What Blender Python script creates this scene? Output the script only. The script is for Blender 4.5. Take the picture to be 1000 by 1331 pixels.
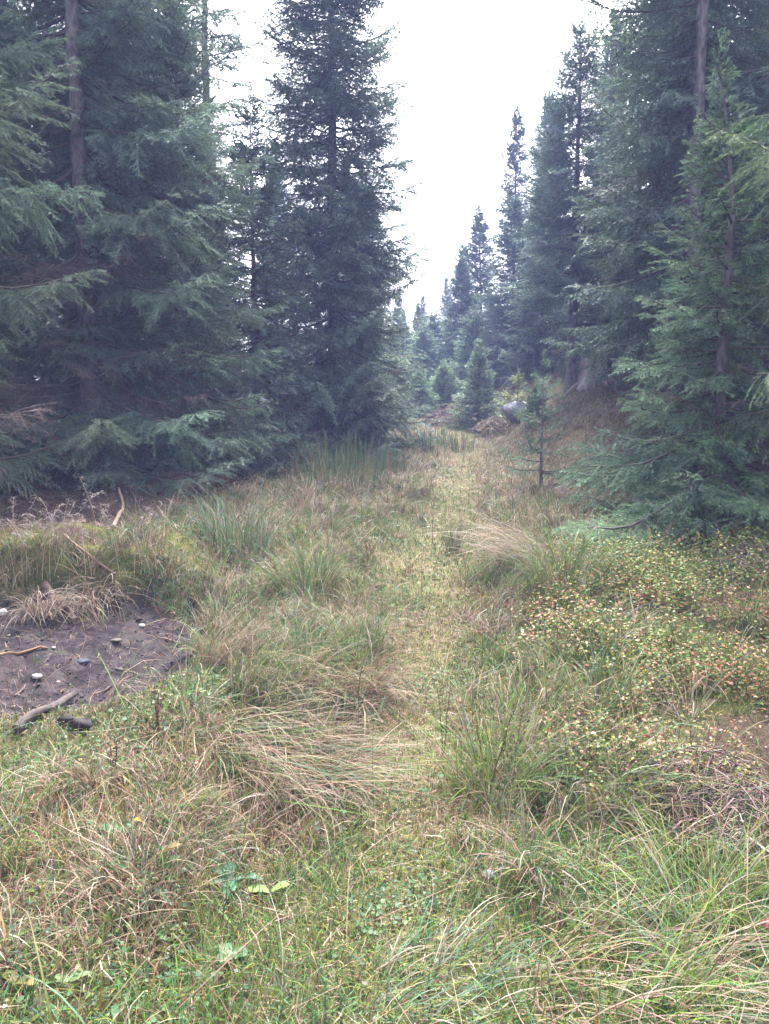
import bpy, math
import numpy as np
from mathutils import Vector

for _o in list(bpy.data.objects):
    bpy.data.objects.remove(_o)
S = bpy.context.scene
COL = S.collection
R = math.radians

# ------------------------------------------------------------------ camera
PITCH = R(7.0)
CAM = np.array([0.0, 0.0, 1.55])
cd = bpy.data.cameras.new("camera")
cam = bpy.data.objects.new("camera", cd)
COL.objects.link(cam)
cam.location = CAM
cam.rotation_euler = (R(90) - PITCH, 0, 0)
cd.sensor_fit = 'VERTICAL'
cd.sensor_height = 24.0
cd.lens = 24.0 / 1.331
cd.clip_start = 0.05
cd.clip_end = 600
S.camera = cam

# ------------------------------------------------------------------ sky, sun, exposure
SUN_EL, SUN_AZ = R(62), R(14)        # behind thin cloud, high over the gap in the trees
w = bpy.data.worlds.new("World")
S.world = w
w.use_nodes = True
nt = w.node_tree
bg = nt.nodes['Background']
sky = nt.nodes.new('ShaderNodeTexSky')
sky.sky_type = 'NISHITA'
sky.sun_disc = False
sky.sun_elevation = SUN_EL
sky.sun_rotation = SUN_AZ
sky.air_density = 1.0
sky.dust_density = 6.0
sky.ozone_density = 1.0
hsv = nt.nodes.new('ShaderNodeHueSaturation')
hsv.inputs['Saturation'].default_value = 0.32
nt.links.new(sky.outputs[0], hsv.inputs['Color'])
nt.links.new(hsv.outputs[0], bg.inputs['Color'])
bg.inputs['Strength'].default_value = 0.15

sd = bpy.data.lights.new("sun", 'SUN')
sd.energy = 2.2
sd.angle = R(25)
sd.color = (1.0, 0.97, 0.985)
sun = bpy.data.objects.new("sun", sd)
COL.objects.link(sun)
_d = Vector((math.sin(SUN_AZ) * math.cos(SUN_EL), math.cos(SUN_AZ) * math.cos(SUN_EL), math.sin(SUN_EL)))
sun.rotation_euler = _d.to_track_quat('Z', 'Y').to_euler()

S.view_settings.view_transform = 'Standard'
S.view_settings.look = 'None'
S.view_settings.exposure = 2.8
S.view_settings.gamma = 1.0
S.cycles.max_bounces = 5
S.cycles.diffuse_bounces = 3
S.cycles.glossy_bounces = 2
S.cycles.transmission_bounces = 3
S.cycles.volume_bounces = 0
S.cycles.caustics_reflective = False
S.cycles.caustics_refractive = False
S.cycles.sample_clamp_indirect = 6.0
S.cycles.use_denoising = True
try:
    S.cycles.denoiser = 'OPENIMAGEDENOISE'
    S.cycles.denoising_input_passes = 'RGB_ALBEDO_NORMAL'
except Exception:
    pass

# ------------------------------------------------------------------ noise and terrain
_T = np.random.default_rng(5).random((256, 256)).astype(np.float32)


def vnoise(x, y):
    xi = np.floor(x).astype(np.int64); yi = np.floor(y).astype(np.int64)
    fx = x - xi; fy = y - yi
    fx = fx * fx * (3 - 2 * fx); fy = fy * fy * (3 - 2 * fy)
    a = _T[xi & 255, yi & 255]; b = _T[(xi + 1) & 255, yi & 255]
    c = _T[xi & 255, (yi + 1) & 255]; d = _T[(xi + 1) & 255, (yi + 1) & 255]
    return (a * (1 - fx) + b * fx) * (1 - fy) + (c * (1 - fx) + d * fx) * fy


def fbm(x, y, o=3):
    s = 0; a = 1.0; t = 0
    for i in range(o):
        s = s + a * (vnoise(x * 2 ** i + 17.3 * i, y * 2 ** i + 9.1 * i) - .5); t += a; a *= .5
    return s / t * 2


def ss(v, a, b):
    t = np.clip((np.asarray(v, float) - a) / (b - a), 0, 1)
    return t * t * (3 - 2 * t)


PY = [0, 1.7, 2.3, 3.6, 4.5, 6.7, 10.5, 14, 17, 21, 25, 30, 40]
PX = [0, 0, 0, .08, .22, .42, .95, 1.45, 1.75, 1.75, 1.45, 1.1, .8]


def pathx(y):
    return np.interp(y, PY, PX)


def mudmask(x, y):
    # bare muddy hollow at the left
    n = fbm(x * 1.9 + 4, y * 1.9, 3) + .6 * fbm(x * 7 + 4, y * 7, 3)
    xr = np.interp(y, [3.4, 3.75, 4.1, 4.6, 5.7], [-2.0, -1.45, -1.25, -1.12, -1.32])
    return (1 - ss(x - xr + n * .22, -.16, .10)) * ss(y + n * .2, 3.5, 3.7) * (1 - ss(y + n * .22, 5.65, 5.85)) * ss(x, -5.2, -4.7)


def H(x, y, fine=True):
    x = np.asarray(x, float); y = np.asarray(y, float)
    z = np.interp(y, [-200, 0, 3, 15, 27, 40, 60, 300], [-.2, 0, .03, .68, 1.84, 2.1, 2.4, 4])
    e = x - pathx(y)
    z = z + 1.28 * ss(e, .7, 3.4) * ss(y, 9.5, 18.5) * (1 - ss(y, 22, 34) * .6)
    z = z + .25 * ss(-e, 2.6, 5.0) * ss(y, 6.0, 9)
    z = z - .05 * np.exp(-(e / .3) ** 2) * (1 - ss(y, 14, 20))
    z = z + .10 * ss(e, .45, 1.1) * (1 - ss(y, 6, 12)) + .08 * ss(-e, .4, .9) * (1 - ss(y, 8, 13)) * (1 - ss(-e, 1.0, 1.5) * (1 - ss(y, 5.5, 6.5)))
    m = mudmask(x, y)
    z = z - .10 * m
    # turf and moss bank behind the mud
    z = z + .24 * ss(y, 5.72, 6.0) * (1 - ss(y, 6.5, 8.0)) * ss(-x, 1.1, 1.9) * (1 - ss(-x, 5, 7))
    if fine:
        amp = (1 - .5 * m) * (1 - .6 * np.exp(-(e / .35) ** 2))
        z = z + amp * (.11 * fbm(x * .8, y * .8, 2) + .07 * fbm(x * 3.1 + 7, y * 3.1, 3))
        z = z + m * (.055 * fbm(x * 5 + 3, y * 5, 3) + .025 * fbm(x * 17 + 3, y * 17, 2))
    return z


def ray(px, py):
    u = (px - 500) / 1000.0; v = (665.5 - py) / 1000.0
    c, s = math.cos(PITCH), math.sin(PITCH)
    return np.array([u, c + s * v, -s + c * v])


def gp(px, py):
    """ground point seen at a photo pixel"""
    d = ray(px, py)
    t = np.linspace(1.0, 60, 12000)
    p = CAM[None] + d[None] * t[:, None]
    below = p[:, 2] < H(p[:, 0], p[:, 1])
    i = int(np.argmax(below)) if below.any() else len(t) - 1
    q = p[i]
    return float(q[0]), float(q[1]), float(H(q[0], q[1]))


def xat(px, Y):
    return (px - 500) / 1000.0 * (Y / math.cos(PITCH)) * 1.0


# ------------------------------------------------------------------ mesh helpers
def mesh(name, V, F, C=None, smooth=False):
    """V (N,3), F (M,k) all with the same k, C (N,3) linear colour"""
    V = np.ascontiguousarray(V, np.float32); F = np.ascontiguousarray(F, np.int32)
    me = bpy.data.meshes.new(name)
    k = F.shape[1]
    me.vertices.add(len(V)); me.vertices.foreach_set('co', V.ravel())
    me.loops.add(F.size); me.loops.foreach_set('vertex_index', F.ravel())
    me.polygons.add(len(F)); me.polygons.foreach_set('loop_start', np.arange(0, F.size, k, dtype=np.int32))
    try:
        me.polygons.foreach_set('loop_total', np.full(len(F), k, np.int32))
    except Exception:
        pass
    if smooth:
        me.polygons.foreach_set('use_smooth', np.ones(len(F), bool))
    if C is not None:
        a = me.attributes.new('Col', 'FLOAT_COLOR', 'POINT')
        c4 = np.ones((len(V), 4), np.float32); c4[:, :3] = C
        a.data.foreach_set('color', c4.ravel())
    me.update(calc_edges=True)
    return me


def link(name, me, mat, parent=None, **props):
    o = bpy.data.objects.new(name, me)
    COL.objects.link(o)
    if mat is not None and len(me.materials) == 0:
        me.materials.append(mat)
    if parent is not None:
        o.parent = parent
    for k, v in props.items():
        o[k] = v
    return o


def empty(name, loc, label, cat, group=None, rz=0):
    o = bpy.data.objects.new(name, None)
    COL.objects.link(o)
    o.location = loc; o.rotation_euler = (0, 0, rz)
    o['label'] = label; o['category'] = cat
    if group: o['group'] = group
    return o


class Acc:
    def __init__(s): s.V = []; s.F = []; s.C = []; s.n = 0

    def add(s, V, F, C):
        if len(V) == 0: return
        s.V.append(np.asarray(V, np.float32)); s.F.append(np.asarray(F) + s.n)
        C = np.asarray(C, np.float32)
        if C.ndim == 1: C = np.repeat(C[None], len(V), 0)
        s.C.append(C); s.n += len(V)

    def mesh(s, name, smooth=False):
        return mesh(name, np.concatenate(s.V), np.concatenate(s.F), np.concatenate(s.C), smooth)


def nrm(v):
    return v / np.maximum(np.linalg.norm(v, axis=-1, keepdims=True), 1e-9)


def tubes(P, Rr, n=4):
    """P (K,S,3) polylines, Rr (K,S) radii -> quads"""
    P = np.asarray(P, float); Rr = np.asarray(Rr, float)
    K, Sg, _ = P.shape
    T = np.gradient(P, axis=1); T = nrm(T)
    ref = np.zeros_like(T); ref[..., 0] = 1.0
    m = np.abs(T[..., 0]) > .9
    ref[m] = (0, 1, 0)
    A = nrm(np.cross(T, ref)); B = np.cross(T, A)
    a = np.arange(n) / n * 2 * np.pi
    V = P[:, :, None] + Rr[:, :, None, None] * (A[:, :, None] * np.cos(a)[None, None, :, None] + B[:, :, None] * np.sin(a)[None, None, :, None])
    V = V.reshape(-1, 3)
    k = np.arange(K)[:, None, None] * Sg * n; s_ = np.arange(Sg - 1)[None, :, None] * n; j = np.arange(n)[None, None, :]
    j2 = (j + 1) % n
    F = np.stack([k + s_ + j, k + s_ + j2, k + s_ + n + j2, k + s_ + n + j], -1).reshape(-1, 4)
    return V, F


# ------------------------------------------------------------------ materials
def node_mat(name):
    m = bpy.data.materials.new(name); m.use_nodes = True
    nt = m.node_tree
    return m, nt, nt.nodes['Principled BSDF'], nt.nodes['Material Output']


def leaf_mat(name, trans=.3, rough=.5, spec=.35, noise=0.0, scale=30):
    m, nt, p, out = node_mat(name)
    at = nt.nodes.new('ShaderNodeAttribute'); at.attribute_name = 'Col'
    src = at.outputs['Color']
    if noise:
        tc = nt.nodes.new('ShaderNodeTexCoord'); no = nt.nodes.new('ShaderNodeTexNoise')
        no.inputs['Scale'].default_value = scale
        nt.links.new(tc.outputs['Object'], no.inputs['Vector'])
        mr = nt.nodes.new('ShaderNodeMapRange')
        mr.inputs[1].default_value = .3; mr.inputs[2].default_value = .7
        mr.inputs[3].default_value = 1 - noise; mr.inputs[4].default_value = 1 + noise
        nt.links.new(no.outputs['Fac'], mr.inputs[0])
        mx = nt.nodes.new('ShaderNodeVectorMath'); mx.operation = 'SCALE'
        nt.links.new(src, mx.inputs[0]); nt.links.new(mr.outputs[0], mx.inputs['Scale'])
        src = mx.outputs[0]
    nt.links.new(src, p.inputs['Base Color'])
    p.inputs['Roughness'].default_value = rough
    p.inputs['Specular IOR Level'].default_value = spec
    if trans:
        t = nt.nodes.new('ShaderNodeBsdfTranslucent'); nt.links.new(src, t.inputs['Color'])
        mix = nt.nodes.new('ShaderNodeMixShader'); mix.inputs[0].default_value = trans
        nt.links.new(p.outputs[0], mix.inputs[1]); nt.links.new(t.outputs[0], mix.inputs[2])
        nt.links.new(mix.outputs[0], out.inputs['Surface'])
    return m


M_NEEDLE = leaf_mat('needles', .22, .6, .22)
M_GRASS = leaf_mat('grass_blades', .24, .6, .18)
M_LEAF = leaf_mat('herb_leaves', .26, .5, .25)
M_TWIG = leaf_mat('dry_twigs', 0, .85, .15)
M_STONE = leaf_mat('stone', 0, .8, .3, .35, 18)
M_WOOD = leaf_mat('weathered_wood', 0, .8, .2, .3, 25)


def bark_mat():
    m, nt, p, out = node_mat('spruce_bark')
    tc = nt.nodes.new('ShaderNodeTexCoord')
    mp = nt.nodes.new('ShaderNodeMapping'); mp.inputs['Scale'].default_value = (14, 14, 5)
    v = nt.nodes.new('ShaderNodeTexVoronoi'); v.inputs['Scale'].default_value = 2.2
    n = nt.nodes.new('ShaderNodeTexNoise'); n.inputs['Scale'].default_value = 1.3; n.inputs['Detail'].default_value = 6
    nt.links.new(tc.outputs['Object'], mp.inputs[0])
    nt.links.new(mp.outputs[0], v.inputs['Vector']); nt.links.new(mp.outputs[0], n.inputs['Vector'])
    cr = nt.nodes.new('ShaderNodeValToRGB')
    e = cr.color_ramp.elements
    e[0].position = .3; e[0].color = (.045, .037, .038, 1)
    e[1].position = .7; e[1].color = (.21, .185, .195, 1)
    k = cr.color_ramp.elements.new(.5); k.color = (.12, .10, .105, 1)
    nt.links.new(n.outputs['Fac'], cr.inputs[0]); nt.links.new(cr.outputs[0], p.inputs['Base Color'])
    b = nt.nodes.new('ShaderNodeBump'); b.inputs['Strength'].default_value = .8; b.inputs['Distance'].default_value = .02
    nt.links.new(v.outputs['Distance'], b.inputs['Height']); nt.links.new(b.outputs[0], p.inputs['Normal'])
    p.inputs['Roughness'].default_value = .9
    return m


M_BARK = bark_mat()


def ground_mat():
    m, nt, p, out = node_mat('forest_ground')
    at = nt.nodes.new('ShaderNodeAttribute'); at.attribute_name = 'Col'
    sep = nt.nodes.new('ShaderNodeSeparateColor'); nt.links.new(at.outputs['Color'], sep.inputs[0])
    tc = nt.nodes.new('ShaderNodeTexCoord')

    def noise(sc, det=6):
        n = nt.nodes.new('ShaderNodeTexNoise'); n.inputs['Scale'].default_value = sc; n.inputs['Detail'].default_value = det
        n.inputs['Roughness'].default_value = .65
        nt.links.new(tc.outputs['Object'], n.inputs['Vector']); return n.outputs['Fac']

    def ramp(fac, cols):
        cr = nt.nodes.new('ShaderNodeValToRGB'); e = cr.color_ramp.elements
        while len(e) < len(cols): e.new(.5)
        for el, (pos, c) in zip(e, cols): el.position = pos; el.color = (*c, 1)
        nt.links.new(fac, cr.inputs[0]); return cr.outputs[0]

    def mix(f, a, b):
        x = nt.nodes.new('ShaderNodeMix'); x.data_type = 'RGBA'
        nt.links.new(f, x.inputs[0]); nt.links.new(a, x.inputs[6]); nt.links.new(b, x.inputs[7]); return x.outputs[2]
    n1 = noise(9); n2 = noise(60, 4); n3 = noise(2.2)
    turf = ramp(n1, [(.3, (.022, .02, .010)), (.45, (.045, .048, .018)), (.55, (.075, .06, .033)), (.7, (.07, .085, .025))])
    path = ramp(n1, [(.3, (.05, .05, .02)), (.5, (.12, .115, .045)), (.62, (.17, .125, .08)), (.75, (.10, .13, .04))])
    mud = ramp(n1, [(.28, (.010, .008, .009)), (.48, (.026, .020, .022)), (.6, (.045, .037, .038)), (.72, (.028, .036, .018))])
    litter = ramp(n2, [(.3, (.012, .009, .007)), (.5, (.04, .026, .02)), (.7, (.08, .055, .042))])
    moss = ramp(n1, [(.35, (.035, .045, .010)), (.5, (.085, .10, .018)), (.68, (.17, .18, .03))])
    c = mix(sep.outputs['Green'], turf, path)
    c = mix(sep.outputs['Blue'], c, litter)
    # moss weight is kept in a second attribute
    at2 = nt.nodes.new('ShaderNodeAttribute'); at2.attribute_name = 'Moss'
    c = mix(at2.outputs['Fac'], c, moss)
    c = mix(sep.outputs['Red'], c, mud)
    nt.links.new(c, p.inputs['Base Color'])
    b = nt.nodes.new('ShaderNodeBump'); b.inputs['Strength'].default_value = .9; b.inputs['Distance'].default_value = .015
    nt.links.new(noise(70, 8), b.inputs['Height']); nt.links.new(b.outputs[0], p.inputs['Normal'])
    p.inputs['Roughness'].default_value = .95
    p.inputs['Specular IOR Level'].default_value = .1
    return m


# ------------------------------------------------------------------ ground sheet
def litter_mask(x, y):
    e = x - pathx(y)
    f = ss(-e, 2.6, 3.6) * ss(y, 7.6, 9.4)                           # under the trees on the left
    f = np.maximum(f, ss(-e, 4.5, 6))
    f = np.maximum(f, ss(-x + .25 * fbm(x * 2, y * 2, 2), 2.1, 2.5) * ss(y, 5.95, 6.3))
    f = np.maximum(f, ss(e, 3.6, 5.0) * (1 - ss(y, 13, 15)))
    f = np.maximum(f, ss(e, 4.8, 6.5))
    k = np.sqrt(((x - 1.75) / .62) ** 2 + ((y - 3.05) / .5) ** 2) + fbm(x * 2.5, y * 2.5, 2) * .5
    f = np.maximum(f, .85 * (1 - ss(k, .5, 1.2)))
    f = np.maximum(f, ss(y, 34, 40))
    return np.clip(f, 0, 1)


def moss_mask(x, y):
    k = .8 * np.exp(-(((y - 6.15) / .42) ** 2)) * ss(-x, 1.2, 1.7)
    k = k * ss(fbm(x * 2.4, y * 2.4, 3), -.35, .1)
    k2 = .6 * ss(fbm(x * 1.8 + 30, y * 1.8, 3), .15, .5) * ss(x, .6, 1.2) * (1 - ss(y, 8, 10))
    return np.clip(np.maximum(k, k2), 0, 1)


def path_mask(x, y):
    e = (x - pathx(y)) + .30 * fbm(x * 1.3, y * 1.3, 3)
    wd = np.interp(y, [1, 5, 10, 20], [.20, .30, .46, .62])
    return np.exp(-(e / wd) ** 2) * (1 - .35 * ss(y, 6, 10)) * (.7 + .3 * ss(fbm(x * 1.5 + 3, y * 1.5, 3), -.3, .3)) * (1 - ss(y, 24, 30))


def make_ground():
    nx, ny = 560, 760
    u = np.linspace(-1, 1, nx); xs = np.sinh(u * 5.2) / np.sinh(5.2) * 95
    v = np.linspace(0, 1, ny); ys = -8 + (np.sinh(v * 4.2) / np.sinh(4.2)) * 118
    # finer rows near the camera
    ys = np.sort(np.concatenate([ys, np.linspace(1.2, 7, 220)]))
    ny = len(ys)
    X, Y = np.meshgrid(xs, ys)
    X = X.ravel(); Y = Y.ravel()
    Z = H(X, Y)
    V = np.stack([X, Y, Z], 1)
    i = np.arange(ny - 1)[:, None] * nx; j = np.arange(nx - 1)[None]
    F = np.stack([i + j, i + j + 1, i + nx + j + 1, i + nx + j], -1).reshape(-1, 4)
    C = np.stack([mudmask(X, Y), path_mask(X, Y), litter_mask(X, Y)], 1)
    me = mesh('ground', V, F, C, True)
    a = me.attributes.new('Moss', 'FLOAT', 'POINT')
    a.data.foreach_set('value', moss_mask(X, Y).astype(np.float32))
    link('ground', me, ground_mat(), kind='structure')


make_ground()

# ------------------------------------------------------------------ spruce branch templates
# level of detail: needle step, needle length, needle width, twig spacing, twiglet spacing
LOD = {
    0: dict(st=.009, nl=.020, nw=.0060, s2=.050, s3=.042, up=True, sub=True),
    1: dict(st=.014, nl=.026, nw=.0105, s2=.060, s3=.048, up=True, sub=True),
    2: dict(st=.026, nl=.040, nw=.024, s2=.080, s3=.068, up=False, sub=True),
    3: dict(st=.045, nl=.065, nw=.050, s2=.12, s3=.10, up=False, sub=True),
}


def needle_tris(A, B, up, lod, rng, tint):
    """needles along segments A->B, each segment with its own count"""
    L = LOD[lod]
    d = B - A; ln = np.linalg.norm(d, axis=1); ok = ln > 1e-4
    A, d, ln, up, tint = A[ok], d[ok], ln[ok], up[ok], tint[ok]
    cnt = np.maximum(1, np.round(ln / L['st']).astype(int))
    idx = np.repeat(np.arange(len(A)), cnt)
    t = (np.arange(cnt.sum()) - np.repeat(np.cumsum(cnt) - cnt, cnt) + rng.random(cnt.sum())) / cnt[idx]
    ax = d[idx] / ln[idx][:, None]
    P = A[idx] + d[idx] * t[:, None]
    side = nrm(np.cross(ax, up[idx])); u = np.cross(side, ax)
    Vs = []; Cs = []
    dirs = [(1, .25), (-1, .25)] + ([(.15, 1.0)] if L['up'] else [])
    n = len(P)
    for q, (a, b) in enumerate(dirs):
        keep = np.arange(n)
        jit = rng.normal(0, .35, (n, 2))
        s_ = nrm(side * (a + jit[:, :1] * .3) + u * (b + jit[:, 1:]))
        l = L['nl'] * rng.uniform(.75, 1.15, n)
        taper = np.clip((1 - t) * 4, .55, 1)
        tip = P + (s_ * .72 + ax * .62) * (l * taper)[:, None]
        hw = ax * (L['nw'] * .5)
        if q == 1: hw = -hw
        Vs.append(np.stack([P - hw, P + hw, tip], 1))
        c = tint[idx] * rng.uniform(.75, 1.25, (n, 1))
        c2 = c * np.array([1.12, 1.1, 1.12])
        Cs.append(np.stack([c, c, c2], 1))
    V = np.concatenate(Vs).reshape(-1, 3); C = np.concatenate(Cs).reshape(-1, 3)
    F = np.arange(len(V)).reshape(-1, 3)
    return V, F, C


def branch_template(Lb, lod, seed, dead=False, droop=.12, hang=.35):
    rng = np.random.default_rng(seed)
    L = LOD[lod]
    S_ = 9
    s = np.linspace(0, 1, S_)
    bend = rng.normal(0, .05)

    def axis(t):
        t = np.asarray(t)
        z = -droop * Lb * np.sin(np.pi * np.clip(t, 0, 1) ** .8) + .10 * Lb * ss(t, .6, 1.05)
        y = bend * Lb * t * t
        return np.stack([t * Lb, y, z], -1)
    P = axis(s)
    wood_P = [P[None]]; wood_R = [(.004 + .011 * Lb * (1 - s) ** 1.0)[None] * (.55 if dead else 1)]
    V, F = tubes(P[None], wood_R[0], 5 if lod < 2 else 3)
    woodV = [V]; woodF = [F]; nw = len(V)
    # secondaries
    s0 = .12 if not dead else .1
    pos = np.arange(s0 * Lb, Lb * .97, min(L['s2'], Lb / 9)) / Lb
    pos = np.repeat(pos, 2) + rng.normal(0, .01, len(pos) * 2)
    sgn = np.tile([1, -1], len(pos) // 2)
    keep = rng.random(len(pos)) < (.88 if not dead else .7)
    pos, sgn = np.clip(pos[keep], 0, .985), sgn[keep]
    n = len(pos)
    base = axis(pos)
    tan = nrm(axis(pos + .02) - axis(pos - .02))
    prof = np.interp(pos, [0, .15, .4, .7, 1], [.45, .75, 1.0, .75, .22])
    ln = np.clip(.36 * Lb ** .75, .05, .62) * prof * rng.uniform(.55, 1.2, n)
    ang = R(58) - R(14) * pos + rng.normal(0, .24, n)
    lat = np.stack([-tan[:, 1], tan[:, 0], np.zeros(n)], 1); lat = nrm(lat)
    d = tan * np.cos(ang)[:, None] + lat * (np.sin(ang) * sgn)[:, None]
    d[:, 2] += rng.normal(-.10, .24, n) - hang * .35 * ln
    d = nrm(d)
    # each secondary: 4 points bending forward and down
    tt = np.linspace(0, 1, 4)
    Q = base[:, None] + d[:, None] * (ln[:, None] * tt[None])[..., None] \
        + tan[:, None] * (ln[:, None] * .16 * tt[None] ** 2)[..., None]
    Q[..., 2] -= (hang * ln[:, None] * tt[None] ** 1.6) * (.5 + .5 * rng.random((n, 1)))
    rad2 = (.0035 if not dead else .004) * (1 - .6 * tt)[None] * np.ones((n, 1)) * (1 if lod < 2 else 1.5)
    V, F = tubes(Q, rad2, 3)
    woodV.append(V); woodF.append(F + nw); nw += len(V)
    # tertiaries
    cnt = np.maximum(1, np.floor(ln / L['s3']).astype(int)) * 2
    idx = np.repeat(np.arange(n), cnt)
    k = np.arange(cnt.sum()) - np.repeat(np.cumsum(cnt) - cnt, cnt)
    f = np.clip((k // 2 + .7 + rng.normal(0, .15, len(k))) / np.maximum(cnt[idx] / 2, 1), .1, .97)
    sg = np.where(k % 2 == 0, 1, -1)
    fi = np.clip(f * 3, 0, 2.999); i0 = fi.astype(int); fr = (fi - i0)[:, None]
    tb = Q[idx, i0] * (1 - fr) + Q[idx, i0 + 1] * fr
    td = nrm(Q[idx, i0 + 1] - Q[idx, i0])
    tl = np.clip(.42 * ln[idx] * (1 - f * .8), .025, .20) * rng.uniform(.6, 1.3, len(k))
    tlat = nrm(np.stack([-td[:, 1], td[:, 0], np.zeros(len(k))], 1))
    dd = td * .72 + tlat * (.70 * sg)[:, None]
    dd[:, 2] += rng.normal(-.08, .36, len(k)); dd = nrm(dd)
    te = tb + dd * tl[:, None]; te[:, 2] -= .25 * hang * tl
    up0 = np.array([0, 0, 1.0])
    NV = NF = NC = None
    if dead:
        Pp = np.stack([tb, te], 1)
        V, F = tubes(Pp, np.tile([.0024, .0012], (len(k), 1)) * (1 if lod < 2 else 1.6), 3)
        woodV.append(V); woodF.append(F + nw); nw += len(V)
    else:
        bt = rng.uniform(.82, 1.18)
        basecol = np.array([.112, .160, .112]) * bt
        segA = []; segB = []; tint = []
        # main axis outer part
        ms = np.linspace(.3, 1, 8); mp = axis(ms)
        segA.append(mp[:-1]); segB.append(mp[1:]); tint.append(np.tile(basecol, (7, 1)))
        for q in range(3):
            segA.append(Q[:, q]); segB.append(Q[:, q + 1])
            tint.append(basecol * (1 + .10 * q) * np.ones((n, 1)) * rng.uniform(.85, 1.2, (n, 1)))
        segA.append(tb); segB.append(te)
        tipg = rng.random((len(k), 1)) < .16
        tc_ = basecol * rng.uniform(.8, 1.3, (len(k), 1))
        tc_ = np.where(tipg, tc_ * np.array([1.35, 1.3, 1.05]), tc_)
        tint.append(tc_)
        A_ = np.concatenate(segA); B_ = np.concatenate(segB); tn = np.concatenate(tint)
        NV, NF, NC = needle_tris(A_, B_, np.tile(up0, (len(A_), 1)), lod, rng, tn)
    return dict(L=Lb, wV=np.concatenate(woodV), wF=np.concatenate(woodF), nV=NV, nF=NF, nC=NC)


_tmpl = {}
LENS = [.3, .55, .85, 1.25, 1.75, 2.3, 2.9]


def get_branch(Lb, lod, rng, dead=False, hang=.35):
    li = int(np.argmin([abs(math.log(Lb / l)) for l in LENS]))
    var = int(rng.integers(0, 3))
    key = (li, lod, var, dead, hang)
    if key not in _tmpl:
        _tmpl[key] = branch_template(LENS[li], lod, 100 + li * 10 + lod * 100 + var + (50 if dead else 0), dead,
                                     droop=[.02, .02, .03, .05, .06, .07, .07][li] * (.4, 1.0, 1.6)[var], hang=hang)
    return _tmpl[key], Lb / LENS[li]


def rotmat(az, el, roll):
    ca, sa = math.cos(az), math.sin(az); ce, se = math.cos(el), math.sin(el); cr, sr = math.cos(roll), math.sin(roll)
    Rz = np.array([[ca, -sa, 0], [sa, ca, 0], [0, 0, 1]])
    Ry = np.array([[ce, 0, -se], [0, 1, 0], [se, 0, ce]])
    Rx = np.array([[1, 0, 0], [0, cr, -sr], [0, sr, cr]])
    return Rz @ Ry @ Rx


BARKC = np.array([.085, .068, .064])


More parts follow.
